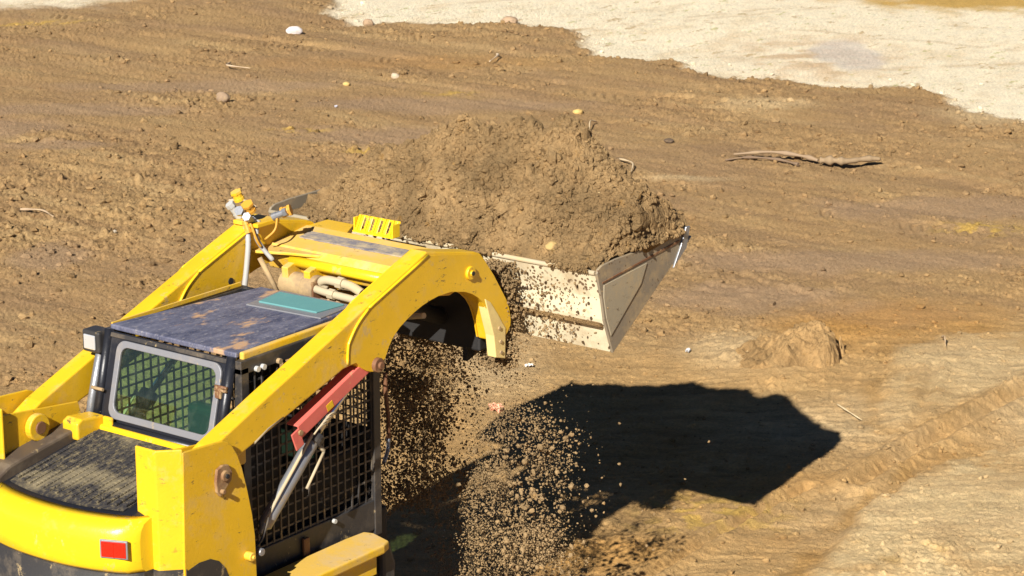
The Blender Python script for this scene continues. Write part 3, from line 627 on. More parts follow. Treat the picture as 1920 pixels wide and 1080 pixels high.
MB().tube([(.55, -.432, 1.14), (.55, -.447, 1.14)], .011, 10).build('bolt', M['white'], cs)
MB().box(.865, .875, -.385, .385, 1.0, 1.50).build('front_panel', M['dark'], LD)
MB().box(-.03, .26, -.385, -.375, 1.0, 1.99).build('shade_panel', M['dark'], LD)  # black sheet added to stand for the shadow under the arm
fg = MB().box(.86, .90, -.02, .02, 1.1, 2.04).box(.86, .90, .20, .385, 2.0, 2.05).build('front_frame', M['black'], LD)
mb = MB()
for i in range(17): mb.box(.878, .884, -.38+i*.0475-.003, -.38+i*.0475+.003, 1.1, 2.04)
for i in range(20): mb.box(.884, .890, -.385, .385, 1.1+i*.0475-.003, 1.1+i*.0475+.003)
mb.build('front_mesh', M['black_dusty'], fg)
# interior
seat = MB().box(.12, .50, -.24, .10, 1.22, 1.34).build('seat', M['seat'], LD, bev=.03, seg=3)
MB().prism([(.06, -.26), (.06, .02), (.14, .02), (.14, -.26)], 1.34, 1.76, axis='z').build('backrest', M['seat'], seat, bev=.04, seg=4)
MB().tube([(.6, .30, 1.3), (.55, .24, 1.75), (.50, .12, 1.92)], .022, 10).build('control_lever', M['blue'], LD, smooth=True)
MB().box(.0, .85, -.38, .38, 1.10, 1.16).build('cab_floor', M['dark'], LD)
for y in (.30, -.37): MB().box(.1, .8, y, y+.07, 1.16, 1.42).build('console', M['dark'], LD, bev=.01)
# rear work lamp
hl = MB().obox((-.055, .435, 2.005), (.045, 0, 0), (0, .055, 0), (0, 0, .052)).build('work_lamp', M['black_dusty'], LD, bev=.012, seg=3)
MB().obox((-.104, .435, 2.005), (.004, 0, 0), (0, .036, 0), (0, 0, .034)).build('lamp_lens', M['lens_clear'], hl, bev=.006)
MB().tube([(-.02, .41, 1.99), (-.0, .37, 1.97)], .014, 8).build('lamp_bracket', M['black'], hl)

# --- rear body: hood, bumper, towers
def rear_x(y, x0, dx): return x0+dx*(abs(y)/.5)**2.2
hd = empty('engine_hood'); hd.parent = LD
N = 18; ys = [-.46+.92*i/N for i in range(N+1)]
V = []; 
for i, y in enumerate(ys):
    xr = rear_x(y, -.855, .13)+(.06 if abs(y) > .44 else 0)
    V += [(-.17, y, 1.640), (xr, y, 1.535), (xr, y, 1.505), (-.17, y, 1.60)]
F = []
for i in range(N):
    for k in range(4): F.append((i*4+k, i*4+(k+1) % 4, (i+1)*4+(k+1) % 4, (i+1)*4+k))
F += [(0, 1, 2, 3), (N*4+3, N*4+2, N*4+1, N*4)]
MB().add(V, F).build('hood_panel', M['black'], hd, bev=.006)
V = []; F = []; ys2 = [-.36+.67*i/N for i in range(N+1)]
for y in ys2:
    xr = rear_x(y, -.775, .12); V += [(-.20, y, 1.6435), (xr, y, 1.5515)]
F = [(2*i, 2*i+1, 2*i+3, 2*i+2) for i in range(N)]
pl = MB().add(V, F); pl.add([(v[0], v[1], v[2]-.004) for v in V], [f[::-1] for f in F]); pl.build('hood_grille', M['grille'], hd)
sl_ = (1.640-1.535)/(-.17+.855)
for i in range(15):
    y = -.345+i*.0455; xr = rear_x(y, -.765, .12); 
    k = 24; mb = MB()
    for j in range(k):
        x = xr+.02+(-.22-xr-.02)*(j+.5)/k
        mb.obox((x, y, 1.640+(x+.17)*sl_+.006), (.0085, 0, .0013), (0, .010, 0), (-.0013, 0, .005))
    mb.build('grille_rib', M['grille'], hd, bev=.002)
MB().prism([(-.16, 1.690), (-.70, 1.607), (-.78, 1.570), (-.80, 1.52), (-.16, 1.61)], .335, .50).build('hood_side', M['hood_plate'], hd, bev=.012)
# bumper skin: bulging yellow shell with black band below
bp = empty('rear_bumper'); bp.parent = LD
prof = [(.05, 1.545), (.0, 1.540), (-.035, 1.525), (-.055, 1.495), (-.062, 1.45), (-.060, 1.38), (-.055, 1.335), (-.035, 1.315), (.05, 1.31)]
def shell(prof, y0, y1, x0, dx, mat, name, parent, n=26):
    V = []; F = []; k = len(prof)
    for i in range(n+1):
        y = y0+(y1-y0)*i/n; e = max(0, abs(y)-.43)/.06; xr = rear_x(y, x0, dx)+.05*e*e
        for a, z in prof: V.append((xr+a, y, z))
    for i in range(n):
        for j in range(k-1): F.append((i*k+j, i*k+j+1, (i+1)*k+j+1, (i+1)*k+j))
    F += [tuple(range(k)), tuple(range(n*k+k-1, n*k-1, -1))]; F += [(i*k, (i+1)*k, (i+1)*k+k-1, i*k+k-1) for i in range(n)]
    return MB().add(V, F).build(name, mat, parent, smooth=True)
sh = shell(prof, -.49, .49, -.855, .12, M['yellow_clean'], 'bumper_shell', bp)
shell([(.05, 1.312), (-.045, 1.310), (-.050, 1.0), (-.03, .82), (.05, .80)], -.49, .49, -.855, .12, M['black_dusty'], 'lower_guard', bp)
for s in (-1, 1):
    cx = rear_x(.42, -.855, .12)-.062
    th = math.atan2(.12*2.2*(.42/.5)**1.2/.5, 1); t = Vector((math.sin(th), -math.cos(th)*1, 0)) if s < 0 else Vector((math.sin(th), math.cos(th), 0))
    nn = Vector((-math.cos(th), s*-math.sin(th)*-1, 0))
    nn = Vector((-t.y*-s*-1, 0, 0)) if False else Vector((-abs(math.cos(th)), s*abs(math.sin(th)), 0))
    c = Vector((cx, s*.42, 1.432))
    lt = MB().obox(c, t*.062, nn*.006, (0, 0, .041)).build('tail_light', M['frame'], LD, bev=.003)
    MB().obox(c+nn*.006, t*.055, nn*.005, (0, 0, .034)).build('tail_lens', M['lens_red'], lt, bev=.003)
    MB().obox(c+nn*.0105, t*.0015, nn*.002, (0, 0, .034)).build('lens_rib', M['lens_red'], lt)
# towers
def tower(s):
    t = empty('rear_tower'); t.parent = LD
    o = [(-.595, 1.828), (-.35, 1.812), (-.318, 1.80), (-.29, 1.77), (-.262, 1.725), (-.236, 1.66), (-.205, 1.545), (-.180, 1.43), (-.166, 1.33), (-.162, 1.14), (-.17, .80), (-.62, .80)]
    MB().prism(o, s*.588, s*.602).build('outer_plate', M['yellow'], t, bev=.004)
    inn = [(-.66, 1.80), (-.19, 1.745), (-.15, 1.60), (-.15, .8), (-.66, .8)]
    MB().prism(inn, s*.437, s*.448).build('inner_plate', M['yellow'], t, bev=.003)
    # chamfered rear: two plates folded round the corner
    pts = [(-.595, s*.602), (-.678, s*.522), (-.678, s*.405), (-.664, s*.405), (-.664, s*.516), (-.588, s*.590)]
    MB().prism(pts, .80, 1.842, axis='z').build('folded_corner', M['yellow'], t, bev=.006)
    # black lower paint, following a curve
    lo = [(-.594, 1.30), (-.52, 1.315), (-.45, 1.31), (-.40, 1.285), (-.36, 1.24), (-.335, 1.18), (-.33, .82), (-.594, .82)]
    MB().prism(lo, s*.602, s*.604).build('black_band', M['black_dusty'], t)
    MB().prism([(-.597, s*.6045), (-.681, s*.5235), (-.681, s*.405), (-.679, s*.405), (-.679, s*.5225), (-.596, s*.6035)], .82, 1.31, axis='z').build('black_band', M['black_dusty'], t)
    p = MB().prism([(-.405, 1.70), (-.37, 1.712), (-.335, 1.705), (-.315, 1.67), (-.32, 1.635), (-.36, 1.60), (-.39, 1.575), (-.41, 1.60), (-.415, 1.65)], s*.602, s*.618).tube([(-.365, s*.61, 1.665), (-.365, s*.632, 1.665)], .024, 16).tube([(-.385, s*.61, 1.60), (-.385, s*.636, 1.60)], .011, 10).build('pivot_lock', M['rust'], t, bev=.004)
    MB().tube([(-.365, s*.632, 1.665), (-.365, s*.64, 1.665)], .010, 10).build('pin_end', M['dark'], p)
    MB().tube([(-.225, s*.602, 1.255), (-.225, s*.64, 1.255)], .020, 14).tube([(-.225, s*.64, 1.255), (-.225, s*.65, 1.255)], .010, 8).build('grease_boss', M['yellow'], t, bev=.003)
    MB().tube([(-.46, s*.435, 1.70), (-.46, s*.40, 1.70)], .062, 22).build('pivot_boss', M['yellow_dusty'], t, bev=.006)
    MB().tube([(-.46, s*.40, 1.70), (-.46, s*.39, 1.70)], .03, 18).build('pivot_pin', M['rust'], t, bev=.004)
    return t
tower(-1); tl = tower(1)
# hinge block and yellow cross sill between hood and cab
MB().prism([(-.16, 1.62), (-.16, 1.70), (-.30, 1.715), (-.33, 1.70), (-.33, 1.62)], .30, .40).prism([(-.16, 1.62), (-.16, 1.70), (-.18, 1.70), (-.18, 1.62)], .24, .30).build('hinge_block', M['yellow'], LD, bev=.012, seg=3)
MB().box(-.195, -.12, -.44, .44, 1.50, 1.662).prism([(-.17, 1.59), (-.06, 1.59), (-.03, 1.66), (-.05, 1.67)], .36, .44).build('cross_sill', M['yellow_clean'], LD, bev=.012)
MB().box(-.21, -.05, -.46, -.33, 1.595, 1.67).build('sill_block', M['yellow'], LD, bev=.014, seg=3)
MB().tube([(-.12, .44, 1.66), (-.05, .43, 1.75), (-.0, .42, 1.80)], .030, 12).build('hose_boot', M['rust'], LD, smooth=True)
# cab support behind the window
MB().box(-.05, .0, -.38, .38, 1.10, 1.585).build('rear_bulkhead', M['dark'], LD)

# --- side: lift cylinder, safety strut, skirt
def lift_cyl(s, full=True):
    a = Vector((-.02, s*.515, 1.30)); b = Vector((.35, s*.515, 1.64)); c = Vector((.66, s*.515, 1.872))
    c = Vector((.70, s*.515, 1.885)); b = a.lerp(c, .52) if False else Vector((.335, s*.515, 1.625))
    u = (b-a).normalized()
    cy = MB().tube([a-u*.03, a, a+u*.012, b-u*.01, b], [.016, .02, .034, .034, .032], 20).build('lift_cylinder', M['steel'], LD, smooth=True)
    MB().tube([b-u*.03, b+u*.015], .047, 16).build('cylinder_gland', M['black_dusty'], cy, bev=.004)
    MB().tube([b, c], .017, 16).build('cylinder_rod', M['chrome'], cy, smooth=True)
    MB().tube(spline([b+Vector((-.045, s*.03, .035)), b.lerp(a, .35)+Vector((-.035, s*.025, .03)), b.lerp(a, .7)+Vector((-.032, s*.025, .028)), a+Vector((-.01, s*.02, .03))], 5), .008, 8).build('oil_pipe', M['hose'], cy, smooth=True)
    MB().tube([b+Vector((.03, s*.03, -.07)), b+Vector((-.10, s*.035, -.21))], .007, 8).tube([b+Vector((.03, s*.03, -.07)), b+Vector((.01, s*.0, -.03))], .010, 8).build('oil_pipe', M['hose'], cy, smooth=True)
lift_cyl(-1); lift_cyl(1)
a = Vector((.665, -.535, 1.895)); b = Vector((.175, -.535, 1.70)); u = (a-b).normalized(); wv = Vector((-u.z, 0, u.x))
ss = MB(); ss.obox((a+b)/2+Vector((0, -.032, 0)), u*((a-b).length/2), (0, .004, 0), wv*.034)
ss.obox((a+b)/2+wv*.032, u*((a-b).length/2), (0, .032, 0), wv*.004)
ss.obox((a+b)/2-wv*.032, u*((a-b).length/2), (0, .032, 0), wv*.004)
ss.obox(b+Vector((-.012, -.032, -.03)), u*.028, (0, .004, 0), wv*.045)
strut = ss.build('safety_strut', M['red'], LD, bev=.006)
MB().obox(b.lerp(a, .42)+Vector((0, -.0365, -.012)), u*.022, (0, .0012, 0), wv*.016).build('warning_sticker', M['yellow'], strut)
MB().tube([b+Vector((.0, -.036, .0)), b+Vector((.0, -.046, .0))], .013, 10).build('bolt', M['rust'], strut)
cw = MB()
for i in range(4):
    q = b.lerp(a, .22)+Vector((.02*i, -.05, -.05+.012*i)); cw.tube(spline([q+Vector((-.03, 0, -.02)), q+Vector((0, -.012, .012)), q+Vector((.04, -.01, .015)), q+Vector((.06, .0, .0))], 4), .0045, 6)
cw.build('tie_wire', M['hose'], strut, smooth=True)
MB().tube([(-.12, -.56, 1.735), (-.03, -.56, 1.775), (.07, -.56, 1.80)], .013, 10).build('arm_pipe', M['hose'], LD, smooth=True)
hose([(-.15, -.56, 1.24), (-.10, -.575, 1.28), (-.03, -.56, 1.36)], .006, M['black_dusty'], 'wire')
MB().tube([(-.12, -.55, 1.235), (-.12, -.60, 1.235)], .018, 10).build('lower_pin', M['steel'], LD, bev=.003)
def skirt(s):
    sk = MB().prism([(.0, s*.46), (.60, s*.46), (.72, s*.47), (.735, s*.52), (.70, s*.64), (.64, s*.66), (.0, s*.66)], 1.00, 1.045, axis='z').build('side_fender', M['yellow_dusty'], LD, bev=.010, seg=3)
    MB().prism([(.0, s*.47), (.68, s*.47), (.62, s*.63), (.0, s*.63)], .90, 1.00, axis='z').build('fender_side', M['yellow_dusty'], sk, bev=.004)
    MB().prism([(.70, 1.03), (.76, 1.01), (.80, .90), (.80, .74), (.70, .74)], s*.45, s*.60).build('fender_end', M['black_dusty'], sk, bev=.02)
skirt(-1); skirt(1)
MB().tube(spline([(1.28, -.15, 1.62), (1.285, -.15, 1.50), (1.30, -.15, 1.38), (1.30, -.15, 1.28)], 4), .011, 10).build('front_handle', M['rust'], LD, smooth=True)
MB().tube(spline([(1.30, -.15, 1.28), (1.28, -.16, 1.22), (1.20, -.2, 1.19)], 5), .010, 10).build('front_handle', M['steel'], LD, smooth=True)

# --- bucket
bk = empty('bucket'); bk.parent = LD
BW = 1.03
prof_o = [(1.787, 2.145), (1.834, 2.015), (1.858, 1.904), (1.929, 1.726), (2.542, 2.117)]
def offs(p, t):
    out = []
    for i, q in enumerate(p):
        a = np.array(p[max(i-1, 0)]); b = np.array(p[min(i+1, len(p)-1)]); d = (b-a)/np.linalg.norm(b-a); out.append((q[0]-d[1]*t, q[1]+d[0]*t))
    return out
pi = offs(prof_o, .014)
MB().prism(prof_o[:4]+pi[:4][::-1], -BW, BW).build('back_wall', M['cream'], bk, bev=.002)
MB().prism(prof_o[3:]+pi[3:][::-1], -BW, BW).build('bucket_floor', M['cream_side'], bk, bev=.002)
MB().prism([(2.45, 2.052), (2.62, 2.160), (2.615, 2.168), (2.44, 2.066)], -BW-.012, BW+.012).build('cutting_edge', M['steel'], bk, bev=.002)
MB().tube([(1.79, -BW, 2.150), (1.79, BW, 2.150)], .012, 10).build('rim_bar', M['hose'], bk, smooth=True)
MB().prism([(1.825, 1.900), (1.859, 1.885), (1.868, 1.872), (1.866, 1.862), (1.838, 1.872)], -BW+.002, BW-.002).build('stiffener', M['heap'], bk, bev=.003)
SIDE = [(1.787, 2.150), (1.80, 2.170), (1.83, 2.182), (1.95, 2.190), (2.10, 2.190), (2.30, 2.192), (2.44, 2.205), (2.54, 2.226), (2.575, 2.20), (2.556, 2.126), (2.50, 2.09), (1.929, 1.722), (1.853, 1.904), (1.829, 2.015)]
for s in (-1, 1):
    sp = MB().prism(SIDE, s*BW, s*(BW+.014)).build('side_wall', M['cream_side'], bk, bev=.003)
    MB().prism([(1.83, 2.094), (2.50, 2.158), (2.50, 2.170), (1.83, 2.100)], s*(BW+.014), s*(BW+.018)).build('side_line', M['rust'], sp)  # narrow dark line along the side wall
    MB().prism([(1.84, 2.02), (1.865, 1.912), (1.905, 1.815), (2.16, 2.02), (2.21, 2.115), (1.84, 2.083)], s*(BW+.014), s*(BW+.019)).build('lit_fold_plate', M['side_light'], sp, bev=.002)  # pale area stands for the part of the side that a fold turns to the sun
    MB().prism([(2.44, 2.04), (2.556, 2.12), (2.585, 2.225), (2.55, 2.228), (2.50, 2.13)], s*(BW+.014), s*(BW+.024)).build('side_cutter', M['steel'], sp, bev=.002)

# ------------------------------------------------------------------ heap of earth in the bucket
def heap():
    RY = [-1.06, -.96, -.80, -.70, -.62, -.56, -.50, -.42, -.33, -.16, 0, .10, .21, .30, .39, .53, .75, .97, 1.03]
    RH = [2.36, 2.44, 2.50, 2.56, 2.65, 2.73, 2.76, 2.72, 2.66, 2.68, 2.645, 2.655, 2.665, 2.61, 2.545, 2.46, 2.39, 2.27, 2.17]
    ny, nx = 620, 300
    y = np.linspace(-1.050, 1.012, ny); x = np.linspace(1.805, 2.60, nx); Y, X = np.meshgrid(y, x, indexing='ij')
    Y0 = Y; Y = np.where(Y < -1.0, -1.0+(Y+1.0)*(.45+.55*sstep(2.02, 2.22, X)), Y)
    rh = np.interp(Y, RY, RH); rh = np.where(X > 2.3, rh, rh)
    base = np.interp(X, [1.80, 2.2, 2.60], [2.135, 2.13, 2.15])
    # narrows near the back edge on the left where the rim shows bare
    xb = np.interp(Y, [-1.012, .5, .8, 1.012], [1.80, 1.80, 1.86, 1.98])
    u = np.clip((X-xb)/(2.30-xb), 0, 1)
    prof = np.interp(u, [0, .12, .5, .85, 1.0], [-.08, .14, .58, .93, 1.0]); f2 = sstep(2.36, 2.60, X); prof = prof*(1-.62*f2)
    ends = np.where(Y > 0, sstep(0, .10, 1.012-Y), sstep(0, .06, Y0+1.050)); base = base+sstep(-.80, -1.0, Y)*sstep(1.82, 1.95, X)*.065
    Z = base+(rh-base)*prof
    Z = base*(1-ends)+Z*ends - .05*(1-ends)*0
    P = np.stack([X, Y, Z], -1)
    gx = np.gradient(P, axis=1); gy = np.gradient(P, axis=0); Nn = np.cross(gy, gx); Nn /= np.linalg.norm(Nn, axis=-1, keepdims=True)+1e-9
    if Nn[..., 2].mean() < 0: Nn = -Nn
    b1 = fbm(X*3.2, Y*3.2, Z*3.2, o=3, s=300); b2 = np.abs(fbm(X*8, Y*8, Z*8, o=4, s=310, gain=.6)); b3 = np.abs(fbm(X*30, Y*30, Z*30, o=3, s=320, gain=.6))
    lump = sstep(-.1, .35, fbm(X*2.6, Y*2.6, Z*2.6, o=2, s=330))
    pit = np.maximum(0, fbm(X*4.5, Y*4.5, Z*4.5, o=3, s=345, gain=.6)-.18)
    b4 = fbm(X*75, Y*75, Z*75, o=2, s=350); d = .075*b1+(.018+.055*lump)*b2+.014*b3+.006*b4-.012-.24*pit
    fade = sstep(0, .06, X-xb)*sstep(0, .03, np.where(Y > 0, 1.012-Y, Y0+1.050))*sstep(0, .05, 2.60-X)
    P = P+Nn*(d*fade)[..., None]
    for a in range(2):
        pass
    # skirt down into the bucket
    V = P.reshape(-1, 3); idx = np.arange(ny*nx).reshape(ny, nx)
    F = np.stack([idx[:-1, :-1], idx[:-1, 1:], idx[1:, 1:], idx[1:, :-1]], -1).reshape(-1, 4)
    rim = np.concatenate([idx[0, :], idx[1:, -1], idx[-1, :-1][::-1], idx[1:-1, 0][::-1]])
    low = V[rim].copy(); floor_z = 1.76+(low[:, 0]-1.93)*.64; low[:, 0] = np.clip(low[:, 0], 1.97, 2.50); low[:, 2] = np.maximum(1.80+(low[:, 0]-1.97)*.64, 1.82); low[:, 1] = np.clip(low[:, 1], -1.005, 1.005)
    k = len(V); V = np.concatenate([V, low]); j = np.arange(len(rim)); jn = (j+1) % len(rim)
    F = np.concatenate([F, np.stack([rim[j], rim[jn], k+jn, k+j], -1)])
    o = np_mesh('soil_heap', V, F, M['heap'], smooth=True)
    tag(o, 'heap of crumbly brown earth filling the raised bucket', 'soil heap', kind='stuff')
    # crumbs resting on it, part of the same mass
    P2 = P.reshape(-1, 3); wgt = (lump*.8+.25).ravel()*fade.ravel(); wgt /= wgt.sum()
    pick = rng.choice(len(P2), 20000, p=wgt); pos = P2[pick]+rng.normal(0, .002, (20000, 3)); rad = .003+.018*rng.uniform(0, 1, 20000)**6
    yy = rng.uniform(-1.0, .75, 2600); q = fbm(yy*4, yy*0+3.3, o=3, s=340); yy = yy[rng.uniform(0, 1, len(q)) < sstep(-.35, .2, q)]; m_ = len(yy)
    pos = np.concatenate([pos, np.stack([1.79+rng.normal(0, .014, m_), yy, 2.152+np.abs(rng.normal(0, .010, m_))], -1)]); rad = np.concatenate([rad, .004+.009*rng.uniform(0, 1, m_)**2])
    pick = rng.choice(len(P2), 60, p=wgt); pos = np.concatenate([pos, P2[pick]]); rad = np.concatenate([rad, rng.uniform(.022, .045, 60)])
    xx = 2.08+.45*rng.uniform(0, 1, 900)**.8; pos = np.concatenate([pos, np.stack([xx, -1.037+rng.normal(0, .012, 900), 2.20+np.abs(rng.normal(0, .014, 900))], -1)]); rad = np.concatenate([rad, .004+.010*rng.uniform(0, 1, 900)**2])
    V, F = lumps(pos, rad)
    o2 = np_mesh('soil_crumbs', V, F, M['heap']); tag(o2, 'small crumbs and clods lying on the heap of earth in the bucket', 'soil crumbs', kind='stuff')
heap()
# ------------------------------------------------------------------ earth pouring off behind the bucket
def falling():
    pos = []; rad = []
    def add(n, xr, yc, ys, zr, rmin, rmax, pw=3.0, thr=-.1, pwz=1.0):
        x = rng.uniform(*xr, n); y = yc+ys*rng.normal(0, 1, n); z = zr[0]+(zr[1]-zr[0])*rng.uniform(0, 1, n)**pwz
        q = fbm(x*4, y*7, z*3.5, o=4, s=400, gain=.75)
        k = rng.uniform(0, 1, n) < sstep(thr-.2, thr+.2, q)
        x, y, z = x[k], y[k], z[k]; pos.append(np.stack([x, y, z], -1)); rad.append(1.0*rmin+(rmax-rmin)*rng.uniform(0, 1, len(x))**pw)
    add(26000, (1.70, 2.0), .22, .12, (.66, 1.95), .0022, .009, 4, .0)        # dense fall between the arms
    add(17000, (1.70, 2.0), .02, .11, (.75, 1.85), .0022, .009, 4, .0)
    add(4000, (1.72, 1.98), -.22, .10, (.2, 1.6), .002, .006, 3, .05)
    add(9000, (1.69, 1.80), -.47, .06, (1.60, 2.13), .0025, .010, 3, -.15)    # off the bucket corner beside the arm
    add(4500, (1.72, 2.0), -.48, .12, (.9, 1.6), .002, .006, 3, .05)
    add(11000, (1.72, 2.0), -.64, .12, (.50, 1.38), .0020, .008, 4, .04)      # lower curtain in front of the shadow
    add(24000, (1.72, 2.0), -.34, .19, (.0, 1.0), .0018, .007, 4, .05)
    add(350, (1.72, 1.82), -.75, .12, (1.70, 2.1), .003, .009, 3, -.6)
    add(200, (1.7, 2.0), -.6, .15, (.1, 1.3), .010, .018, 2, -.6)
    add(30, (1.75, 2.1), -1.2, .3, (.5, 1.4), .005, .009, 1, -.9)
    P = np.concatenate(pos); R = np.concatenate(rad); V, F = lumps(P, R)
    o = np_mesh('falling_soil', V, F, M['grain']); tag(o, 'shower of loose brown soil grains falling from behind the bucket', 'falling soil', kind='stuff')
falling()

# ------------------------------------------------------------------ things lying on the ground
def rock(name, x, y, sx, sy, sz, colr, label, cat, rz=0, seed=0, sink=.3, parent=None):
    bm = bmesh.new(); bmesh.ops.create_icosphere(bm, subdivisions=4, radius=1)
    co = np.array([v.co[:] for v in bm.verts]); d = 1+.35*fbm(co[:, 0]*1.1+seed, co[:, 1]*1.1, co[:, 2]*1.1+.01, o=4, s=seed)
    for v, k in zip(bm.verts, d): v.co *= float(k)
    for v in bm.verts: v.co.x *= sx; v.co.y *= sy; v.co.z *= sz
    me = bpy.data.meshes.new(name); bm.to_mesh(me); bm.free()
    m_ = painted(name+'_surface', colr+(1,), .85, .3, .3)
    o = link(name, me, m_, smooth=True); o.location = (x, y, gz(x, y)+sz*(1-sink*1.4)); o.rotation_euler = (0, 0, rz)
    return tag(o, label, cat)
rock('stone', 15.1, 12.6, .04, .10, .06, (.50, .46, .44), 'pale whitish stone on the brown earth near the top edge', 'stone', .5, 3)
rock('stone', 11.66, 10.58, .055, .075, .065, (.25, .17, .105), 'blocky brown stone lying alone on the left of the earth', 'stone', .2, 5)
rock('stone', 13.74, 9.93, .04, .05, .035, (.42, .34, .24), 'small grey-tan stone right of the blocky brown stone', 'stone', .2, 7)
rock('stone', 16.25, 12.4, .06, .07, .05, (.30, .20, .12), 'round brown lump at the edge of the pale sand', 'stone', .0, 9)
rock('clod', 17.3, 11.0, .09, .10, .06, (.34, .23, .14), 'wide brown clod on the border of the pale sand', 'clod', .0, 11)
rock('clay_lump', 13.37, 7.2, .06, .05, .03, (.56, .37, .12), 'yellow clay lump above the heap of earth', 'clay lump', .0, 13)
rock('clay_lump', 13.05, 10.05, .035, .04, .025, (.52, .36, .12), 'small yellow clay lump below the small grey-tan stone', 'clay lump', .0, 15)
rock('clod', 12.74, 5.67, .07, .045, .02, (.10, .065, .04), 'dark flat clod right of the heap of earth', 'clod', .9, 17)
rock('stone', 1.86, -.70, .035, .032, .026, (.40, .27, .10), 'yellowish clod', 'stone', .3, 19)
k_ = bpy.data.objects['stone.004']; k_.location = (1.90, -.70, 2.21); k_['label'] = 'yellowish stone at the foot of the heap just above the bucket rim'; k_['category'] = 'stone'
def scrap(x, y, sx, sy, colr, label, cat, name='scrap', rz=0, h=.016):
    n = 8; V = []; F = []
    for top in (0, 1):
        for i in range(n):
            for j in range(n):
                u, v = i/(n-1)-.5, j/(n-1)-.5
                V.append((u*sx*(1-.4*abs(v)), v*sy*(1-.3*abs(u)), h*abs(math.sin(u*7+v*4+sx*30))+h*.4*random.random()+top*.003))
    for top in (0, 1):
        for i in range(n-1):
            for j in range(n-1):
                a = top*n*n+i*n+j; F.append((a, a+1, a+n+1, a+n) if top else (a, a+n, a+n+1, a+1))
    o = MB().add(V, F).build(name, painted(name+'_surface', colr+(1,), .6, .1, .2), None); o.location = (x, y, gz(x, y)+.004); o.rotation_euler = (0, 0, rz)
    return tag(o, label, cat)
scrap(6.906, 1.693, .06, .03, (.5, .5, .5), 'crumpled white paper scrap on the tan ground right of the bucket', 'paper', 'paper_scrap', .3)
scrap(5.053, 2.014, .13, .10, (.75, .33, .20), 'torn orange plastic scrap on the ground under the bucket', 'plastic', 'plastic_scrap', .8, .03)
scrap(5.98, 2.42, .07, .03, (.6, .55, .48), 'crumpled pale paper scrap just below the bucket corner', 'paper', 'paper_scrap', -.6)
scrap(12.05, 9.35, .04, .03, (.45, .45, .5), 'small pale grey scrap on the earth behind the heap', 'paper', 'paper_scrap', .3)
scrap(6.95, 7.46, .07, .025, (.6, .52, .4), 'pale twisted scrap on the clods left of the loader', 'paper', 'paper_scrap', 1.0)
def twig(pts, r, colr, label, cat='twig', name='twig'):
    c = Vector(pts[0]); z0 = gz(c.x, c.y)
    P = [(p[0]-c.x, p[1]-c.y, p[2]) for p in pts]; sp = spline(P, 9)
    n_ = fbm(np.arange(len(sp))*.23+r*97, np.full(len(sp), 3.1), o=3, s=600); rs = [max(r*.2, r*(1-.55*(i/len(sp))**2)*(.85+.7*float(n_[i]))) for i in range(len(sp))]
    o = MB().tube(sp, rs, 8).build(name, painted(name+'_surface', colr+(1,), .85, .2, .4), None, smooth=True); o.location = (c.x, c.y, z0)
    return tag(o, label, cat)
# driftwood log and split branch on the right
twig([(12.76, 3.98, .05), (12.79, 3.85, .06), (12.84, 3.74, .06), (13.00, 3.62, .07), (13.10, 3.53, .06)], .042, (.26, .18, .10), 'short weathered log lying at the right of the split branch', 'log', 'log')
twig([(12.78, 4.02, .04), (12.80, 4.2, .055), (12.72, 4.5, .07), (12.50, 4.78, .05)], .024, (.27, .185, .11), 'long split branch left of the short log', 'branch', 'branch')
twig([(12.55, 4.10, .03), (12.58, 4.35, .04), (12.45, 4.6, .05), (12.30, 4.75, .03)], .016, (.17, .11, .065), 'thin dark branch just below the long split branch', 'branch', 'branch')
twig([(13.1, 6.78, .02), (12.9, 6.72, .07), (12.6, 6.52, .03)], .009, (.55, .42, .25), 'pale upright root twig right of the heap peak')
twig([(6.96, 8.62, .03), (7.05, 8.45, .03), (6.95, 8.2, .03)], .011, (.40, .29, .18), 'straight pale twig on the clods at the left edge')
twig([(8.35, 7.45, .03), (8.4, 7.3, .04), (8.32, 7.1, .03)], .011, (.45, .34, .22), 'pale twig left of the arm tip couplings')
twig([(13.2, 11.9, .03), (13.0, 11.75, .05), (13.1, 11.5, .03)], .012, (.42, .31, .20), 'bent pale twig above the blocky brown stone')
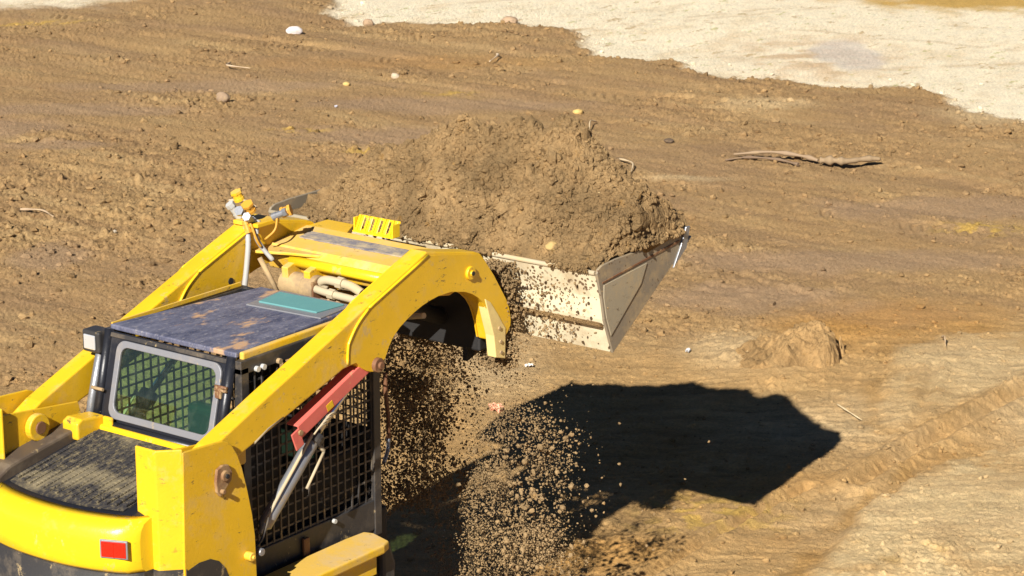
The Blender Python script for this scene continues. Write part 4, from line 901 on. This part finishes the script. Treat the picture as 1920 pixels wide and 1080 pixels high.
twig([(11.7, 5.55, .03), (11.55, 5.3, .05), (11.3, 5.15, .02)], .010, (.50, .38, .23), 'curved pale root on the right slope of the heap')
twig([(15.3, 9.7, .03), (15.2, 9.6, .05), (14.9, 9.5, .03)], .012, (.48, .38, .26), 'forked pale twig near the pale sand border')
twig([(6.5, .25, .02), (6.35, .05, .03), (6.3, -.05, .02)], .006, (.60, .48, .28), 'thin straw stalk right of the bucket shadow')
twig([(8.2, .35, .02), (8.1, .28, .06), (8.0, .22, .03)], .009, (.40, .28, .16), 'short curved twig by the scraped ground at right')
# mound of orange soil
def mound():
    n = 160; g = np.linspace(-1, 1, n); U, W_ = np.meshgrid(g, g, indexing='ij')
    cx, cy = 7.42, 1.02
    r = np.sqrt(U**2+W_**2)
    WW = np.where(W_ < 0, W_*2.0, W_)*.36; UU = U*.45-np.clip(-W_, 0, 1)*.35; x = cx+UU*cf[0]+WW*cr[0]; y = cy+UU*cf[1]+WW*cr[1]
    rr = r+.18*fbm(U*2.5, W_*2.5, o=3, s=504)
    hgt = .165*np.clip(1-rr**1.5, 0, 1)**.8*(.35+1.15*sstep(-.75, .35, W_)); steep = 1-sstep(.40, .62, W_+.25*vnoise(U*3.5, W_*3.5, s=500)+.12*vnoise(U*11, W_*11, s=503)); hgt *= .10+.90*steep
    up_ = sstep(.0, .05, hgt)
    hgt += up_*(.05*fbm(x*7, y*7, o=4, s=501, gain=.7)+.05*np.maximum(0, fbm(x*15, y*15, o=3, s=502, gain=.6))-.10*np.maximum(0, fbm(x*6, y*6, o=3, s=505)-.15))
    hgt -= .05*sstep(.7, .95, r)
    z = ground_h(x.ravel(), y.ravel()).reshape(x.shape)*1.0+hgt-.02
    idx = np.arange(n*n).reshape(n, n); F = np.stack([idx[:-1, :-1], idx[:-1, 1:], idx[1:, 1:], idx[1:, :-1]], -1).reshape(-1, 4)
    o = np_mesh('soil_mound', np.stack([x, y, z], -1).reshape(-1, 3), F, soil_mat('orange_earth', base=(.46, .295, .13, 1)), smooth=True)
    tag(o, 'low mound of orange-brown earth with a broken dark edge', 'soil mound')
mound()
